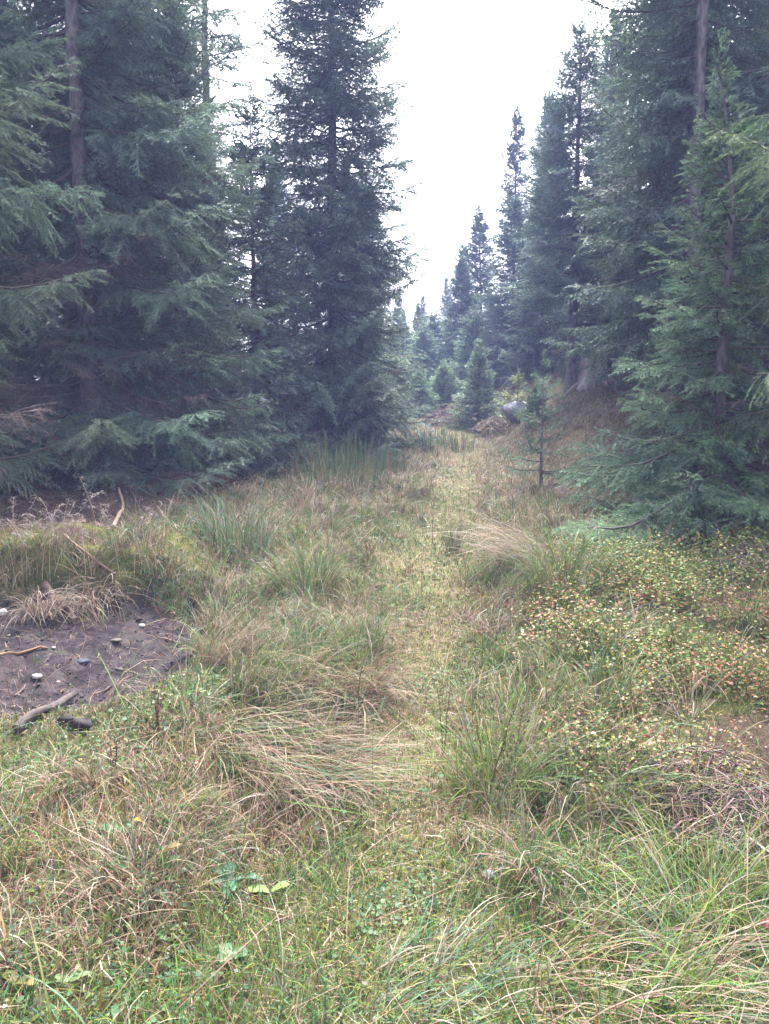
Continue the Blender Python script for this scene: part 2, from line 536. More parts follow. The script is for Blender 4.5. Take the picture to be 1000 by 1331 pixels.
def spruce_meshes(name, seed, Ht, Rad, z0, lod, trunk_r, whorl=.33, nb=6, prof=.8, dead_to=0.0, dead_n=0, dead_len=1.4,
                  sparse=.1, bend=(0, 0), tint=(1, 1, 1), hang=.35, el_lo=-12, el_hi=48, sector=None, curve=None, inner=1.0):
    """sector: None, or function(az, z) -> keep probability/length factor"""
    rng = np.random.default_rng(seed)
    crown = Acc(); limbs = Acc(); dead = Acc()

    def ctr(z):
        u = z / Ht
        x = bend[0] * u * u + (np.interp(z, curve[0], curve[1]) if curve else 0)
        y = bend[1] * u * u
        return np.array([x, y, z])
    # trunk
    zs = np.linspace(0, Ht, 26); zs[0] = -.25
    P = np.array([ctr(z) for z in zs]); P[:, :2] += rng.normal(0, .006, (26, 2)) * Ht * .12
    rr = trunk_r * np.clip(1 - zs / Ht, .02, 1) ** .85 * (1 + .5 * np.exp(-np.maximum(zs, 0) / .22))
    V, F = tubes(P[None], rr[None], 12)
    # slight roughness
    V = V + rng.normal(0, trunk_r * .03, V.shape)
    trunk = mesh(name + '_trunk', V, F, None, True)
    tint = np.array(tint)
    z = z0
    gold = rng.random() * 6
    while z < Ht - .08:
        u = (Ht - z) / (Ht - z0)
        Lm = Rad * min(1, (u * 1.02) ** prof) + .12
        n = max(3, int(round(nb * (1 if u > .15 else .7) + rng.normal(0, .6))))
        gold += 1.1
        for k in range(n):
            if rng.random() < sparse: continue
            az = gold + k * 2 * math.pi / n + rng.normal(0, .22)
            Lb = Lm * rng.uniform(.62, 1.12)
            if rng.random() < .12: Lb *= .55
            zz = z + rng.normal(0, whorl * .22)
            if sector is not None:
                f = sector(az % (2 * math.pi), zz)
                if f <= 0: continue
                Lb *= f
            el = R(el_lo + (el_hi - el_lo) * (1 - u) ** 1.6 + rng.normal(0, 6))
            Lb = max(Lb, .12)
            t, sc = get_branch(Lb, lod, rng, False, hang)
            M = rotmat(az, el, rng.normal(0, .22)) * sc
            c = ctr(zz)
            tv = rng.uniform(.82, 1.2) * tint * np.array([rng.uniform(.92, 1.08), 1, rng.uniform(.9, 1.1)])
            crown.add(t['nV'] @ M.T + c, t['nF'], t['nC'] * tv)
            limbs.add(t['wV'] @ M.T + c, t['wF'], BARKC * rng.uniform(.8, 1.3))
        z += whorl * rng.uniform(.75, 1.2) * (.55 + .45 * u)
    # leader
    t, sc = get_branch(max(.25, .035 * Ht), lod, rng, False, hang)
    for e_ in (88,):
        M = rotmat(0, R(e_), 0) * sc
        crown.add(t['nV'] @ M.T + ctr(Ht - .06), t['nF'], t['nC'] * tint)
    for q in range(dead_n):
        zz = rng.uniform(.25, max(dead_to, .3)); az = rng.uniform(0, 2 * math.pi)
        Lb = dead_len * rng.uniform(.35, 1.1)
        t, sc = get_branch(Lb, min(lod, 2), rng, True, hang)
        M = rotmat(az, R(rng.normal(-8, 10)), rng.normal(0, .4)) * sc
        g = rng.random()
        col = np.array([.16, .125, .115]) * (.6 + .7 * g) * np.array([1, .95 + .05 * g, .92 + .1 * g])
        dead.add(t['wV'] @ M.T + ctr(zz), t['wF'], col)
    out = dict(trunk=(trunk, M_BARK), crown=(crown.mesh(name + '_crown'), M_NEEDLE), branches=(limbs.mesh(name + '_branches'), M_TWIG))
    if dead_n: out['dead_twigs'] = (dead.mesh(name + '_dead'), M_TWIG)
    return out


def plant_tree(name, parts, x, y, label, cat='spruce', group=None, rz=0, sc=1.0, dz=0.0, wide=1.0):
    root = empty(name, (x, y, float(H(x, y)) + dz - .03), label, cat, group, rz)
    root.scale = (sc * wide, sc * wide, sc)
    for pn, (me, mat) in parts.items():
        link(pn, me, mat, root)
    return root


G_ROW_L = 'spruces lining the left of the clearing'
G_ROW_R = 'spruces lining the right of the clearing'
G_DEEP_L = 'spruces deep in the left wood'
G_DEEP_R = 'spruces deep in the right wood'
G_YOUNG = 'young spruces at the far edge of the grass'


def cleave(az_c, wid, f, zlo=0, zhi=99):
    """shorten branches that point to az_c within wid radians between heights"""
    def g(az, z):
        d = abs((az - az_c + math.pi) % (2 * math.pi) - math.pi)
        return f if (d < wid and zlo < z < zhi) else 1.0
    return g


S_AZ = -math.pi / 2       # towards the camera

# --- left edge
def secL1(az, z):
    d = abs((az - S_AZ + math.pi) % (2 * math.pi) - math.pi)
    if z > 3.0: return (0 if d < .5 else .45) if d < .9 else 1.0
    if z > 1.2: return .45 if d < .7 else 1.0
    return 1.0


t_L1 = spruce_meshes('tall_spruce', 11, 15, 2.5, .7, 1, .135, whorl=.30, nb=7, prof=.6, dead_to=3.2, dead_n=42, dead_len=2.0,
                     sparse=.16, sector=secL1, tint=(1.0, 1.02, 1.05), hang=.45)
plant_tree('tall_spruce', t_L1, -4.05, 10.7, 'tall spruce with long bare purple-grey trunk rising at the left, grey dead twigs below', 'spruce', G_ROW_L)
t_L2 = spruce_meshes('broad_spruce', 12, 12, 2.35, .8, 0, .15, whorl=.42, nb=6, prof=.55, dead_to=2.2, dead_n=26, dead_len=1.9,
                     sparse=.15, tint=(1.0, 1.04, 1.04), hang=.5, sector=lambda az, z: 0 if z > 6.2 else 1.0)
plant_tree('broad_spruce', t_L2, -5.0, 7.5, 'spruce mostly outside the left edge whose boughs reach in at the left', 'spruce', G_ROW_L)
t_L5 = spruce_meshes('bushy_spruce', 13, 6.6, 1.55, .35, 1, .09, whorl=.27, nb=6, prof=.62, dead_to=1.6, dead_n=14, dead_len=1.2,
                     sparse=.1, tint=(1.05, 1.05, 1.02), hang=.4)
plant_tree('bushy_spruce', t_L5, -2.95, 11.6, 'bushy grey-green spruce whose lowest tips sweep over the grass edge on the left', 'spruce', G_ROW_L)
t_L4 = spruce_meshes('medium_spruce', 14, 6.2, 1.25, .3, 2, .075, whorl=.22, nb=7, prof=.62, dead_to=1.0, dead_n=8, sparse=.08,
                     tint=(.92, 1.0, 1.0), hang=.4)
plant_tree('medium_spruce', t_L4, -2.25, 13.6, 'medium spruce with its pointed top in the gap left of the tall dark blue spruce', 'spruce', G_ROW_L, rz=1)
t_B = spruce_meshes('columnar_spruce', 15, 13.5, 2.35, .25, 2, .14, whorl=.22, nb=8, prof=.62, dead_to=1.6, dead_n=14, dead_len=1.4,
                    sparse=.08, tint=(1.0, 1.06, 1.12), hang=.45)
plant_tree('columnar_spruce', t_B, -1.05, 16.2, 'tallest dense dark spruce at the left side of the open sky', 'spruce', G_ROW_L)

t_M1 = spruce_meshes('forest_spruce', 21, 11, 1.8, .8, 3, .10, whorl=.27, nb=7, prof=.6, dead_to=1.8, dead_n=8, sparse=.1, tint=(.9, .97, 1.0))
t_M2 = spruce_meshes('forest_spruce', 22, 9, 1.6, .3, 3, .08, whorl=.24, nb=7, prof=.7, sparse=.12, tint=(.95, 1.0, .98), bend=(.15, .1))
t_M3 = spruce_meshes('forest_spruce', 23, 13, 1.9, 3.2, 3, .11, whorl=.30, nb=7, prof=.55, dead_to=4.5, dead_n=26, dead_len=1.5, sparse=.18, tint=(.9, .95, 1.0))

plant_tree('medium_spruce', t_L4, -.35, 23.0, 'lower spruce just right of and behind the tallest dark spruce', 'spruce', G_ROW_L, rz=2.2, sc=1.05)
plant_tree('slender_spruce', spruce_meshes('slender_spruce', 24, 14, 1.35, 3.0, 2, .12, whorl=.42, nb=5, prof=.45, dead_to=4.5, dead_n=16, sparse=.35, tint=(.9, .95, 1.0)), -3.5, 16.0, 'thin pale trunked spruce standing against the sky between the two tall left spruces', 'spruce', G_ROW_L, rz=.5)

rngp = np.random.default_rng(77)
deepL = [(-6.3, 13.5, 2), (-5.6, 16.5, 2), (-8.0, 12.0, 2), (-7.6, 16.2, 0), (-5.3, 20, 0), (-6.6, 20.5, 2), (-9.4, 18, 0), 
         (-8.6, 24, 0), (-5.6, 25.5, 1),  (-11, 14.5, 0), (-11.5, 21, 2), (-.9, 29, 1), (-7.6, 9.6, 2), (-9.8, 10.5, 0), (-12, 30, 0), (-7, 31, 0), (-1.6, 34, 0), (-4.5, 33, 0)]
lab_dl = {(-6.3, 13.5): 'thin bare trunked spruce in the gloom at the far left edge',
          (-5.6, 16.5): 'second thin trunk in the gloom, just left of the tall purple-grey trunk'}
for (x, y, k) in deepL:
    plant_tree('forest_spruce', (t_M1, t_M2, t_M3)[k], x, y, lab_dl.get((x, y), 'dim spruce standing back among the others in the left wood'), 'spruce', G_DEEP_L,
               rz=rngp.uniform(0, 6), sc=rngp.uniform(.85, 1.15))

# --- right edge
t_R1 = spruce_meshes('crooked_spruce', 31, 4.75, 2.35, .38, 1, .085, whorl=.20, nb=7, prof=.95, dead_to=1.5, dead_n=16, dead_len=1.1,
                     sparse=.10, tint=(1.0, 1.13, .98), hang=.42, el_lo=-14, curve=([0, 3.3, 3.7, 4.75], [0, .06, 0, -.16]),
                     sector=lambda az, z: (0 if abs((az - S_AZ + math.pi) % (2 * math.pi) - math.pi) < .45 and z > 1.3 else 1.0) * (.60 if z > .9 else 1.0))
plant_tree('crooked_spruce', t_R1, 3.42, 8.0, 'dark green spruce with crooked thin top and skirts sweeping over the bilberries on the right', 'spruce', G_ROW_R)
t_R5 = spruce_meshes('overhanging_spruce', 32, 8.5, 2.0, 2.0, 0, .14, whorl=.42, nb=6, prof=.45, dead_to=2.2, dead_n=12, dead_len=1.2,
                     sparse=.12, tint=(1.05, 1.12, .85), hang=.75, el_lo=-16, sector=lambda az, z: 0 if z > 6.4 else 1.0)
plant_tree('overhanging_spruce', t_R5, 4.45, 6.6, 'yellow-green spruce beyond the right edge whose boughs hang in at the top right', 'spruce', G_ROW_R)
t_R2 = spruce_meshes('tall_spruce', 33, 15, 1.95, 2.4, 2, .13, whorl=.30, nb=7, prof=.5, dead_to=3.4, dead_n=24, dead_len=1.8, sparse=.2,
                     tint=(.92, .98, 1.02), hang=.45, sector=cleave(S_AZ - .1, .8, 0, 3.2, 99))
plant_tree('tall_spruce', t_R2, 4.75, 12.3, 'tall spruce with a pinkish trunk showing behind the crooked dark spruce', 'spruce', G_ROW_R)
t_R4 = spruce_meshes('broad_spruce', 34, 9.2, 1.6, 2.8, 2, .10, whorl=.24, nb=7, prof=.5, sparse=.1, dead_to=1.5, dead_n=8, tint=(1.08, 1.08, 1.03), hang=.42)
plant_tree('broad_spruce', t_R4, 5.15, 15.2, 'broad pale green spruce between the bole by the stump and the crooked spruce', 'spruce', G_ROW_R)
t_R3 = spruce_meshes('bare_boled_spruce', 35, 8.3, 1.85, 2.5, 2, .14, whorl=.25, nb=7, prof=.55, sparse=.14, dead_to=3.0, dead_n=20, dead_len=.9, tint=(.9, .98, 1.04))
plant_tree('bare_boled_spruce', t_R3, 4.55, 19.0, 'spruce with a clear dark bole standing against the old stump', 'spruce', G_ROW_R)
plant_tree('bushy_spruce', t_M2, 4.8, 24.0, 'pointed grey-green spruce between the slender sky spruce and the dark bole', 'spruce', G_ROW_R, rz=4, sc=.70, wide=1.15)
t_R7 = spruce_meshes('slender_spruce', 36, 10.3, 1.6, .8, 3, .11, whorl=.32, nb=7, prof=.75, sparse=.16, tint=(.8, .85, 1.0), el_lo=-5, el_hi=50, hang=.3)
plant_tree('slender_spruce', t_R7, 4.9, 30.0, 'slender thinly branched spruce standing highest in the middle of the sky gap', 'spruce', G_ROW_R)
plant_tree('forest_spruce', t_M2, 4.2, 34.0, 'pointed bluish spruce left of the slender sky spruce', 'spruce', G_ROW_R, rz=2, sc=.86, wide=1.35)
plant_tree('forest_spruce', t_M1, 4.5, 27.5, 'low bushy bluish spruce at the foot of the slender sky spruce', 'spruce', G_ROW_R, rz=2, sc=.56, wide=1.5)
plant_tree('forest_spruce', t_M2, 3.1, 31.5, 'low spruce behind the tallest young spruce', 'spruce', G_ROW_R, rz=1, sc=.62, wide=1.4)
plant_tree('forest_spruce', t_M1, 2.5, 41, 'hazy spruce left of the farther pointed spruce', 'spruce', G_ROW_R, rz=3, sc=.42, wide=1.6)
plant_tree('forest_spruce', t_M2, 4.0, 39.0, 'farther pointed spruce low at the right side of the sky gap', 'spruce', G_ROW_R, rz=3, sc=.82, wide=1.3)
plant_tree('forest_spruce', t_M1, 3.6, 46.0, 'farthest spruce at the foot of the sky gap', 'spruce', G_ROW_R, rz=5, sc=.62)
t_R6 = spruce_meshes('bushy_spruce', 37, 2.5, .85, .15, 1, .04, whorl=.22, nb=6, prof=.6, sparse=.1, tint=(1.2, 1.25, .95), hang=.35)
plant_tree('bushy_spruce', t_R6, 4.35, 12.0, 'bright green young spruce behind the crooked dark spruce', 'spruce', G_ROW_R)

deepR = [(1.5, 37, 1), (.7, 39, 1), (-.3, 38, 1), (2.1, 43, 0), (1.1, 45, 1), (6.3, 14.5, 0), (7.0, 11.0, 2), (6.2, 17.5, 0), (7.9, 16, 0), (6.2, 22, 0), (8.2, 21, 0), (5.8, 27, 1), (7.6, 27, 0), (9.5, 13.5, 0),
         (9.9, 19, 0), (6.7, 33, 0), (9.0, 32, 0), (11.5, 25, 0), (2.6, 52, 1), (.8, 47, 1), (1.8, 57, 0), (5.6, 42, 0), (7.0, 8.2, 0), (-.5, 50, 0), (4.5, 55, 0), (8.8, 9.5, 0)]
for (x, y, k) in deepR:
    far = y > 36
    plant_tree('forest_spruce', (t_M1, t_M2, t_M3)[k], x, y,
               'distant spruce closing the end of the grassy track' if far else 'dim spruce standing back among the others in the right wood',
               'spruce', 'distant spruces closing the end of the track' if far else G_DEEP_R, rz=rngp.uniform(0, 6), sc=rngp.uniform(.46, .62) if far else rngp.uniform(.8, 1.1))

# --- young spruces
t_Y = spruce_meshes('young_spruce', 41, 2.5, .85, .05, 2, .03, whorl=.13, nb=8, prof=1.1, sparse=.06, tint=(1.6, 1.7, 1.45), el_lo=2, el_hi=35, hang=.15)
t_Y2 = spruce_meshes('young_spruce', 42, 1.35, .65, .03, 2, .02, whorl=.09, nb=8, prof=1.0, sparse=.05, tint=(1.5, 1.6, 1.25), el_lo=8, el_hi=60, hang=.15)
t_Y3 = spruce_meshes('young_spruce', 43, 1.15, .5, .1, 2, .02, whorl=.2, nb=5, prof=.8, sparse=.2, tint=(2.2, 1.9, 1.3), el_lo=8, el_hi=60, hang=.1)
plant_tree('young_spruce', t_Y, 2.55, 21.0, 'tallest of the young spruces at the far grass edge, pale pointed tip', 'young spruce', G_YOUNG)
plant_tree('young_spruce', t_Y2, 1.08, 24.5, 'small round-based young spruce, leftmost at the far grass edge', 'young spruce', G_YOUNG)
plant_tree('young_spruce', t_Y2, 1.95, 25.5, 'young spruce half hidden between the leftmost and the tallest young spruce', 'young spruce', G_YOUNG, rz=2, sc=1.15)
plant_tree('young_spruce', t_Y3, 3.35, 19.6, 'small yellowish young spruce on the bank above the grey rock', 'young spruce', G_YOUNG)
plant_tree('young_spruce', t_Y2, 3.55, 18.2, 'young spruce beside the dark bole, behind the spindly sapling', 'young spruce', G_YOUNG, rz=1, sc=.6)
for _x, _y, _s, _l in ((.75, 33, 1.5, 'bushy young spruce closing the gap just right of the tallest dark spruce'), (1.55, 31, 1.35, 'bushy young spruce behind the leftmost small young spruce'),
                       (2.15, 33.5, 1.7, 'bushy young spruce in the gap behind the half hidden one'), (3.1, 27.5, 1.3, 'bushy young spruce right behind the tallest young spruce'),
                       (.2, 30, 1.2, 'bushy young spruce touching the right side of the tallest dark spruce')):
    plant_tree('young_spruce', t_Y, _x, _y, _l, 'young spruce', G_YOUNG, rz=_x * 3, sc=_s, wide=1.25)
t_S = spruce_meshes('spruce_sapling', 44, 1.85, .74, .22, 1, .024, whorl=.23, nb=5, prof=1.0, sparse=.34, tint=(1.0, 1.1, .95), el_lo=6, el_hi=45, hang=.2)
_x, _y, _z = gp(703, 632)
plant_tree('spruce_sapling', t_S, _x, _y,  'spindly open spruce sapling in the grass at the right of the track', 'young spruce')

# ------------------------------------------------------------------ grass and plants
def blades(rng, P, az, a0, a1, L, W, c0, c1, seg=4, clamp=True, side=0.25):
    n = len(P)
    t = np.linspace(0, 1, seg + 1)
    th = a0[:, None] + (a1 - a0)[:, None] * (t[None] ** 1.3)
    kink = (rng.random(n) < .22)[:, None] * (t[None] > rng.uniform(.3, .8, n)[:, None]) * rng.uniform(.3, 1.3, n)[:, None]
    th = th + kink
    azt = az[:, None] + rng.normal(0, .55, n)[:, None] * t[None] + kink * rng.normal(0, .6, (n, 1))
    d = np.stack([np.sin(th) * np.cos(azt), np.sin(th) * np.sin(azt), np.cos(th)], -1)
    stp = (L / seg)[:, None, None]
    pts = np.zeros((n, seg + 1, 3)); pts[:, 0] = P
    pts[:, 1:] = P[:, None] + np.cumsum((d[:, :-1] + d[:, 1:]) / 2 * stp, 1)
    tw = rng.normal(0, .6, n)
    wa = az + np.pi / 2 + tw
    wv = np.stack([np.cos(wa), np.sin(wa), rng.normal(0, side, n)], -1)
    ws = W[:, None] * np.interp(t, [0, .3, .75, 1], [.7, 1, .7, .08])[None] * .5
    A = pts - wv[:, None] * ws[..., None]; B = pts + wv[:, None] * ws[..., None]
    V = np.stack([A, B], 2)                                            # n, seg+1, 2, 3
    if clamp:
        g = H(pts[..., 0], pts[..., 1]) + .006 + rng.random((n, 1)) * .03
        lift = np.maximum(0, g - pts[..., 2]); lift[:, 0] = 0
        V[..., 2] += lift[..., None]
    c0 = c0 * .72 + BROWN * .12          # brown dead sheaths at the root, also darkened to paint shade between blades
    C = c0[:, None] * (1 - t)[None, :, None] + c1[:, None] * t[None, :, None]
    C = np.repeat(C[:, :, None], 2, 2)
    b = np.arange(n)[:, None] * (seg + 1) * 2; s_ = np.arange(seg)[None] * 2
    F = np.stack([b + s_, b + s_ + 1, b + s_ + 3, b + s_ + 2], -1).reshape(-1, 4)
    return V.reshape(-1, 3), F, C.reshape(-1, 3)


GREEN = np.array([.060, .18, .030]); BLUEG = np.array([.10, .23, .14]); YELG = np.array([.26, .30, .055]); LIME = np.array([.18, .36, .035])
STRAW = np.array([.52, .39, .28]); BROWN = np.array([.25, .14, .095]); PINK = np.array([.44, .28, .225]); PALE = np.array([.62, .54, .44]); ORG = np.array([.42, .24, .06])
PALETTE = np.array([GREEN, BLUEG, YELG, LIME, STRAW, BROWN, PINK, PALE, ORG]) * np.array([.54, .50, .40, .42, .42, .38, .44, .50, .45])[:, None]


def pick(rng, W):
    """W (n,9) weights -> colours"""
    W = W / W.sum(1, keepdims=True); c = np.cumsum(W, 1)
    i = (rng.random((len(W), 1)) > c).sum(1).clip(0, 8)
    return PALETTE[i] * rng.uniform(.7, 1.3, (len(W), 1)) * rng.uniform(.92, 1.08, (len(W), 3)), i


def sample_area(rng, n, y0, y1, margin=.62):
    """points over the visible wedge, even per area"""
    y = np.sqrt(rng.uniform(y0 ** 2, y1 ** 2, n)); x = rng.uniform(-margin, margin, n) * (y + .5)
    return x, y


def region_w(x, y):
    """colour weights by place"""
    e = x - pathx(y)
    dry = ss(fbm(x * 1.3 + 50, y * 1.3, 3), -.14, .18)
    blue = ss(fbm(x * 1.7 + 20, y * 1.7, 3), -.1, .3)
    far = ss(y, 8, 16)
    bank = ss(e, .9, 2.2) * ss(y, 9, 13)
    left = ss(-e, .5, 1.2)
    right = ss(e, .4, 1.0)
    pm = path_mask(x, y)
    n = len(x); Wt = np.zeros((n, 9))
    Wt[:, 0] = .36 * (1 - .65 * far) * (1 - dry * .55) + .02
    Wt[:, 1] = (.12 + .42 * blue) * (1 - .5 * far) * (.4 + left * .8) * (1 - dry * .5)
    Wt[:, 2] = .12 + .36 * pm
    Wt[:, 3] = .09 * (1 - dry * .6) * (1 - .4 * far)
    Wt[:, 4] = .05 + .16 * dry + .28 * far
    Wt[:, 5] = .08 + .10 * dry
    Wt[:, 6] = .05 + .16 * dry + .15 * far + .1 * bank
    Wt[:, 7] = .03 + .05 * dry + .10 * far + .10 * pm + .35 * bank
    Wt[:, 8] = .02 + .02 * right
    Wt[:, :4] *= (1 - .8 * bank)[:, None]
    return Wt


def density(x, y):
    e = x - pathx(y)
    px = 500 + 1000 * x / y
    d = (1 - .62 * ss(px, 720, 860) * ss(y, 2.7, 3.3) * (1 - ss(y, 7.6, 9))) * (1 - mudmask(x, y) * .985) * (1 - .97 * litter_mask(x, y)) * (1 - .45 * moss_mask(x, y))
    return d


def lowzone(x, y):
    e = x - pathx(y)
    return np.clip(ss(-e, .95, 1.3) * (1 - ss(y, 4.2, 4.8)) * ss(y, 2.6, 3.1), 0, 1)


def build_turf():
    rng = np.random.default_rng(3)
    acc = Acc()
    # short turf and tangled dry thatch
    for (y0, y1, n, wmul, seg) in ((1.25, 3.0, 52000, 1.0, 3), (3.0, 6.0, 90000, 1.3, 3), (6.0, 11, 95000, 2.0, 2), (11, 19, 80000, 3.2, 2), (19, 33, 50000, 5.0, 2)):
        x, y = sample_area(rng, n, y0, y1)
        k = rng.random(n) < density(x, y); x, y = x[k], y[k]; n = len(x)
        z = H(x, y) - .005
        pm = path_mask(x, y)
        c, i = pick(rng, region_w(x, y))
        c1 = c * np.where(rng.random((n, 1)) < .35, np.array([1.35, 1.15, .9]), 1.1)
        L = rng.gamma(5, .018, n) * (1 - .76 * pm) * (1 + .15 * ss(y, 6, 12)) * (1 - .55 * lowzone(x, y))
        flat = rng.random(n) < (.45 + .4 * pm)
        a0 = np.where(flat, rng.uniform(.8, 1.5, n), rng.uniform(0, .6, n))
        a1 = a0 + rng.uniform(.1, 1.3, n)
        W = rng.uniform(.0022, .0042, n) * wmul
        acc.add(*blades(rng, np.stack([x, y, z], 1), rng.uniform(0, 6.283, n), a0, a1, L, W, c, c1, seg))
    return acc


def clump_pts(rng, cx, cy, rad, n):
    a = rng.uniform(0, 6.283, n); r = rad * np.sqrt(rng.random(n))
    return cx + r * np.cos(a), cy + r * np.sin(a), a


def clump(acc, rng, cx, cy, rad, n, Lm, Wd, cols, lean=None, leanf=0.0, a1=(1.0, 2.1), a0=(.05, .5), seg=5, ljit=.3):
    x, y, a = clump_pts(rng, cx, cy, rad, n)
    z = H(x, y) - .01
    az = a + rng.normal(0, .6, n)
    if lean is not None:
        vx = np.cos(az) * (1 - leanf) + np.cos(lean) * leanf * 2; vy = np.sin(az) * (1 - leanf) + np.sin(lean) * leanf * 2
        az = np.arctan2(vy, vx) + rng.normal(0, .22, n)
    Wt = np.tile(np.array(cols, float), (n, 1))
    c, i = pick(rng, Wt)
    dryt = rng.random((n, 1)) < .3
    c1 = np.where(dryt, c * .3 + STRAW * .34, c * 1.1)
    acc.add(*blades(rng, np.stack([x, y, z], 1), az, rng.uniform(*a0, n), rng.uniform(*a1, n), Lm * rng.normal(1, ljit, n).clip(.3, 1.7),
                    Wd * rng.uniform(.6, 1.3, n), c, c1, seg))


#            grn blug yelg lime strw brwn pink pale org
C_GREEN = [.30, .22, .12, .16, .08, .04, .04, .03, .01]
C_MIX = [.16, .16, .10, .08, .18, .10, .14, .07, .01]
C_DRY = [.04, .05, .06, .02, .34, .12, .22, .15, .00]
C_PALE = [.00, .02, .02, .00, .35, .05, .18, .40, .00]
C_LIME = [.18, .05, .18, .42, .10, .02, .02, .02, .01]
C_BLUE = [.18, .55, .05, .03, .07, .04, .05, .03, .00]
C_RED = [.08, .12, .05, .02, .25, .22, .24, .03, .01]

turf = build_turf()


def add_tufts(acc):
    """middle-size tufts scattered over the meadow"""
    rng = np.random.default_rng(9)
    pal = [C_GREEN, C_MIX, C_DRY, C_PALE, C_LIME, C_BLUE, C_RED]
    for (y0, y1, n, Lm, Wd, nb, seg) in ((1.35, 3.2, 330, .17, .0046, 28, 5), (3.2, 6.5, 560, .23, .0045, 30, 4), (6.5, 11, 560, .28, .0065, 26, 4), (11, 19, 620, .25, .010, 20, 3), (19, 34, 420, .24, .018, 16, 3)):
        x, y = sample_area(rng, n * 3, y0, y1)
        d = density(x, y) * (1 - .93 * path_mask(x, y)) * ss(np.abs(x - pathx(y)), .1, .6)
        d = d * ss(fbm(x * 1.1 + 8, y * 1.1, 2), -.7, .3) * (1 - .8 * lowzone(x, y))
        k = rng.random(len(x)) < d * .55
        for cx, cy in list(zip(x[k], y[k]))[:n]:
            e = cx - float(pathx(cy))
            far = cy > 9
            if e > 1.0 and far: w = [0, 1, 5, 4, 0, 0, 1]
            elif far: w = [2, 4, 5, 2, 1, 1, 1]
            elif e < 0: w = [5, 5, 2, 2, 1, 2, 2]
            else: w = [3, 5, 3, 2, 3, 1, 1]
            w = np.array(w, float); p = pal[rng.choice(7, p=w / w.sum())]
            s = rng.uniform(.7, 1.35)
            clump(acc, rng, cx, cy, .035 * s + .012 * cy / 4, int(nb * s), Lm * s, Wd, p, lean=rng.normal(-.9, .9), leanf=rng.uniform(0, .8), seg=seg,
                  a0=(.1, .9), a1=(.8, 2.2))


add_tufts(turf)


def add_stems(acc):
    """loose long dry stems lying and standing through the turf"""
    rng = np.random.default_rng(10)
    for (y0, y1, n, wm) in ((1.3, 3.2, 1000, 1), (3.2, 7, 3000, 1.3), (7, 14, 5200, 2.4), (14, 30, 4500, 4.5)):
        x, y = sample_area(rng, n, y0, y1)
        k = rng.random(n) < density(x, y) * (1 - .7 * path_mask(x, y)) * (1 - .7 * lowzone(x, y)); x, y = x[k], y[k]; n = len(x)
        Wt = np.tile(np.array([.14, .12, .08, .04, .24, .14, .14, .09, .01]), (n, 1))
        c, _ = pick(rng, Wt)
        flat = rng.random(n) < .6
        a0 = np.where(flat, rng.uniform(.9, 1.4, n), rng.uniform(0, .5, n)); a1 = a0 + rng.uniform(-.1, .7, n)
        P = np.stack([x, y, H(x, y) + rng.uniform(0, .06, n)], 1)
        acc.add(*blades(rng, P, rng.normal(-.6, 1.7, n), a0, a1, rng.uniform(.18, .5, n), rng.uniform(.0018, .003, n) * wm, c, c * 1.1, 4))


add_stems(turf)
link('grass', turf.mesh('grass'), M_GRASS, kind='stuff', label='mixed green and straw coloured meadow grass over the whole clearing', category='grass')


# ---- leaves (herbs, bilberry)
def leaves(rng, P, nd, ud, L, W, c, cup=.15):
    """leaf of 3 quads-worth: diamond with 6 verts (two quads folded on the midrib). nd normal, ud along"""
    n = len(P)
    ud = nrm(ud); sd = nrm(np.cross(nd, ud)); nn = np.cross(ud, sd)
    L = L[:, None]; W = W[:, None]
    p0 = P; p1 = P + ud * L * .5 + nn * L * .04; p2 = P + ud * L - nn * L * .10
    a1 = P + ud * L * .40 + sd * W * .5 + nn * W * cup; b1 = P + ud * L * .40 - sd * W * .5 + nn * W * cup
    a2 = P + ud * L * .80 + sd * W * .34 + nn * W * cup * .6; b2 = P + ud * L * .80 - sd * W * .34 + nn * W * cup * .6
    V = np.stack([p0, p1, p2, a1, a2, b1, b2], 1).reshape(-1, 3)
    b = np.arange(n)[:, None] * 7
    F = np.concatenate([b + np.array([[0, 3, 4, 1]]), b + np.array([[1, 4, 2, 2]]), b + np.array([[0, 1, 6, 5]]), b + np.array([[1, 2, 2, 6]])])
    # replace the degenerate quads by proper ones
    F = np.concatenate([b + np.array([[0, 3, 4, 1]]), b + np.array([[0, 1, 6, 5]]), b + np.array([[1, 4, 2, 6]])])
    C = np.repeat(c, 7, 0)
    return V, F, C


def rand_dir(rng, n, zlo=.2, zhi=1):
    z = rng.uniform(zlo, zhi, n); a = rng.uniform(0, 6.283, n); r = np.sqrt(1 - z * z)
    return np.stack([r * np.cos(a), r * np.sin(a), z], 1)


